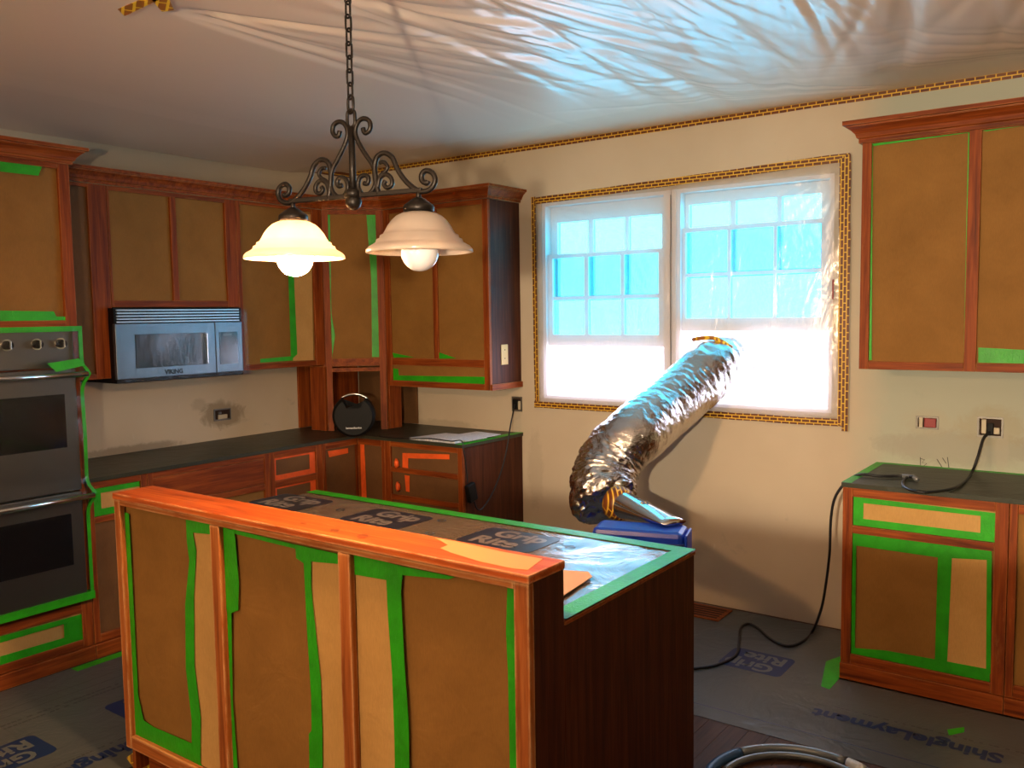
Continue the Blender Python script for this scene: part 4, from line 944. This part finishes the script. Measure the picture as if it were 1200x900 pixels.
# magazine sheets
t = thing('paper_stack', 'glossy white printed papers lying on the back counter end', 'papers', (-3.45, 4.05, .8902))
bm = B(); pts = [(-3.66, 3.945), (-3.30, 3.945), (-3.27, 4.22), (-3.60, 4.22)]
prism(bm, [(a, b_, .8904) for a, b_ in pts], [(a, b_, .902) for a, b_ in pts]); obj('pages', bm, print_p, t)
bm = B(); pts = [(-3.50, 4.02), (-3.25, 4.00), (-3.245, 4.33), (-3.46, 4.36)]
prism(bm, [(a, b_, .9025) for a, b_ in pts], [(a, b_, .905) for a, b_ in pts]); obj('cover', bm, print_p, t)
# outlets
def outlet(label, fr, u, z, w, h, dev, name='outlet_box', cat='outlet'):
    t = thing(name, label, cat, tuple(fr.p(u, .002, z-h/2)))
    bm = B()
    for r in ((u-w/2, u-w/2+.008, z-h/2, z+h/2), (u+w/2-.008, u+w/2, z-h/2, z+h/2), (u-w/2+.008, u+w/2-.008, z-h/2, z-h/2+.008), (u-w/2+.008, u+w/2-.008, z+h/2-.008, z+h/2)): fbox(bm, fr, r[0], r[1], .0008, .006, r[2], r[3])
    obj('box_rim', bm, metalbox, t); fpart('box_back', fr, (u-w/2+.009, u+w/2-.009, .0008, .002, z-h/2+.009, z+h/2-.009), cavity, t, 0)
    for a, b_, c, d, m in dev: fpart('device', fr, (u+a, u+b_, .0022, .014, z+c, z+d), m, t, .003)
    return t
WB = Fr(0, YB, 1, 0); WL = Fr(XL, 0, 0, 1)
outlet('open electrical box with pale receptacle on the left wall below the microwave', WL, 3.365, 1.045, .125, .075, [(-.035, .03, -.028, .0, tan_m), (-.035, -.012, .004, .02, metalbox)])
outlet('open electrical box with black plug on the wall beside the window tape', WB, -3.277, 1.072, .080, .095, [(-.028, .012, -.03, .03, black), (.014, .03, -.035, .02, tan_m)])
outlet('open electrical box with dark red insert on the right wall', WB, -.848, 1.100, .100, .062, [(-.012, .040, -.022, .022, red_m), (-.035, -.018, -.024, .024, tan_m)])
op = outlet('open electrical box with plugged-in black cord on the right wall', WB, -.580, 1.095, .108, .095, [(-.035, -.015, -.03, .036, tan_m), (-.012, .015, -.035, .02, black), (.016, .04, -.03, .0, tan_m)])
def cable(name, label, pts, r, m, cat='cable', n=6):
    t = thing(name, label, cat, tuple(pts[len(pts)//2])); bm = B(); tube(bm, smooth_path(pts, n), r, 8); obj('cord', bm, m, t, True); return t
zc = lambda x, y, z=.898: onplane(x, y, (0, 0, z), (0, 0, 1)); zfl = lambda x, y: onplane(x, y, (0, 0, .010), (0, 0, 1))
P = [WB.p(-.582, .020, 1.075), atY(1152, 515, 4.50), atY(1146, 535, 4.46), atY(1138, 555, 4.40), zc(1125, 568), zc(1110, 574), zc(1085, 577), zc(1066, 574), zc(1058, 567), zc(1062, 560), zc(1070, 559)]
t = cable('extension_cord', 'short black cord from the right outlet curling on the right counter', P, .0065, blackcord)
P = [zc(1070, 559, .904), zc(1055, 558), zc(1030, 558), zc(1010, 556), atY(995, 562, 4.12), atY(980, 580, 4.12), atY(974, 605, 4.13), atY(972, 650, 4.15), atY(967, 690, 4.2), atY(962, 715, 4.25), zfl(952, 740), zfl(940, 752), zfl(923, 757), zfl(905, 750), zfl(888, 736), zfl(877, 731), zfl(868, 736), zfl(866, 752), zfl(862, 768), zfl(840, 779), zfl(817, 783), zfl(780, 786)]
t = cable('extension_cord', 'long black cord hanging off the right counter and snaking over the floor', P, .0065, blackcord)
bm = B(); tube(bm, [zc(1057, 558, .902), zc(1070, 558.5, .903), zc(1075, 562, .902)], .0095, 10); c_ = obj('plug_joint', bm, hose_m, t, True)
EP = Fr(-3.215, 0, 0, 1)
ep = lambda x, y: onplane(x, y, EP.o, EP.n)
P = [WB.p(-3.285, .018, 1.07), Vector((-3.27, 4.50, 1.03)), ep(598, 500), ep(594, 525), ep(588, 550), ep(577, 578), ep(565, 596), ep(559, 596), ep(556, 588)]
t = cable('hanging_lead', 'thin black power lead hanging from the window-side outlet to the adapter', P, .0045, blackcord)
P = [ep(548, 566), ep(546, 545), ep(543, 527), Vector((-3.235, 3.93, .915)), zc(528, 517, .914), zc(505, 514, .912), zc(480, 514, .910), zc(455, 513, .898), Vector((-3.90, 3.92, .896))]
ad = cable('power_adapter', 'black power adapter brick dangling on its lead beside the drawer end panel', P, .0035, blackcord, 'adapter')
u0_, z0_ = EP.px(552, 577); bm = B(); AF = Fr(-3.215, 0, 0, 1)
bm2 = B(); fbox(bm2, AF, u0_-.035, u0_+.035, -.016, .018, z0_-.055, z0_+.055, .006)
bm2.transform(Matrix.Translation(AF.p(u0_, 0, z0_)) @ Matrix.Rotation(.25, 4, 'X') @ Matrix.Translation(-AF.p(u0_, 0, z0_))); obj('brick', bm2, black, ad)
# hose coil on the bare floor
t = thing('coiled_hose', 'coiled grey ribbed hose with blue section lying on bare wood floor', 'hose', (-.9, 2.85, 0))
def arc(a0, a1, r, z, rr, m, nm):
    bm = B(); tube(bm, [Vector((-.90+r*math.cos(math.radians(a)), 2.85+r*math.sin(math.radians(a)), z)) for a in range(a0, a1+1, 4)], rr, 12); return obj(nm, bm, m, t, True)
arc(-150, 64, .312, .020, .018, hose_m, 'hose_coil'); arc(64, 78, .312, .020, .0195, white_t, 'white_tape_wrap'); arc(78, 150, .312, .020, .018, hose_m, 'hose_coil'); arc(150, 206, .312, .020, .0185, hose_b, 'blue_section')
arc(-170, 180, .268, .018, .012, hose_m, 'hose_coil')
# pencil letters on the wall above the right counter
def stroke(pts):
    bm = B(); tube(bm, [atY(1030+x*.1444, 460+y*.1444, YB-.0015) for x, y in pts], .0016, 5); o = obj('pencil_mark', bm, grey_print, wb)
for k in ([(335, 525), (338, 610)], [(335, 535), (370, 545), (350, 570), (388, 575), (345, 610)], [(470, 540), (520, 620)], [(515, 530), (545, 575)], [(555, 525), (570, 630)]): stroke(k)
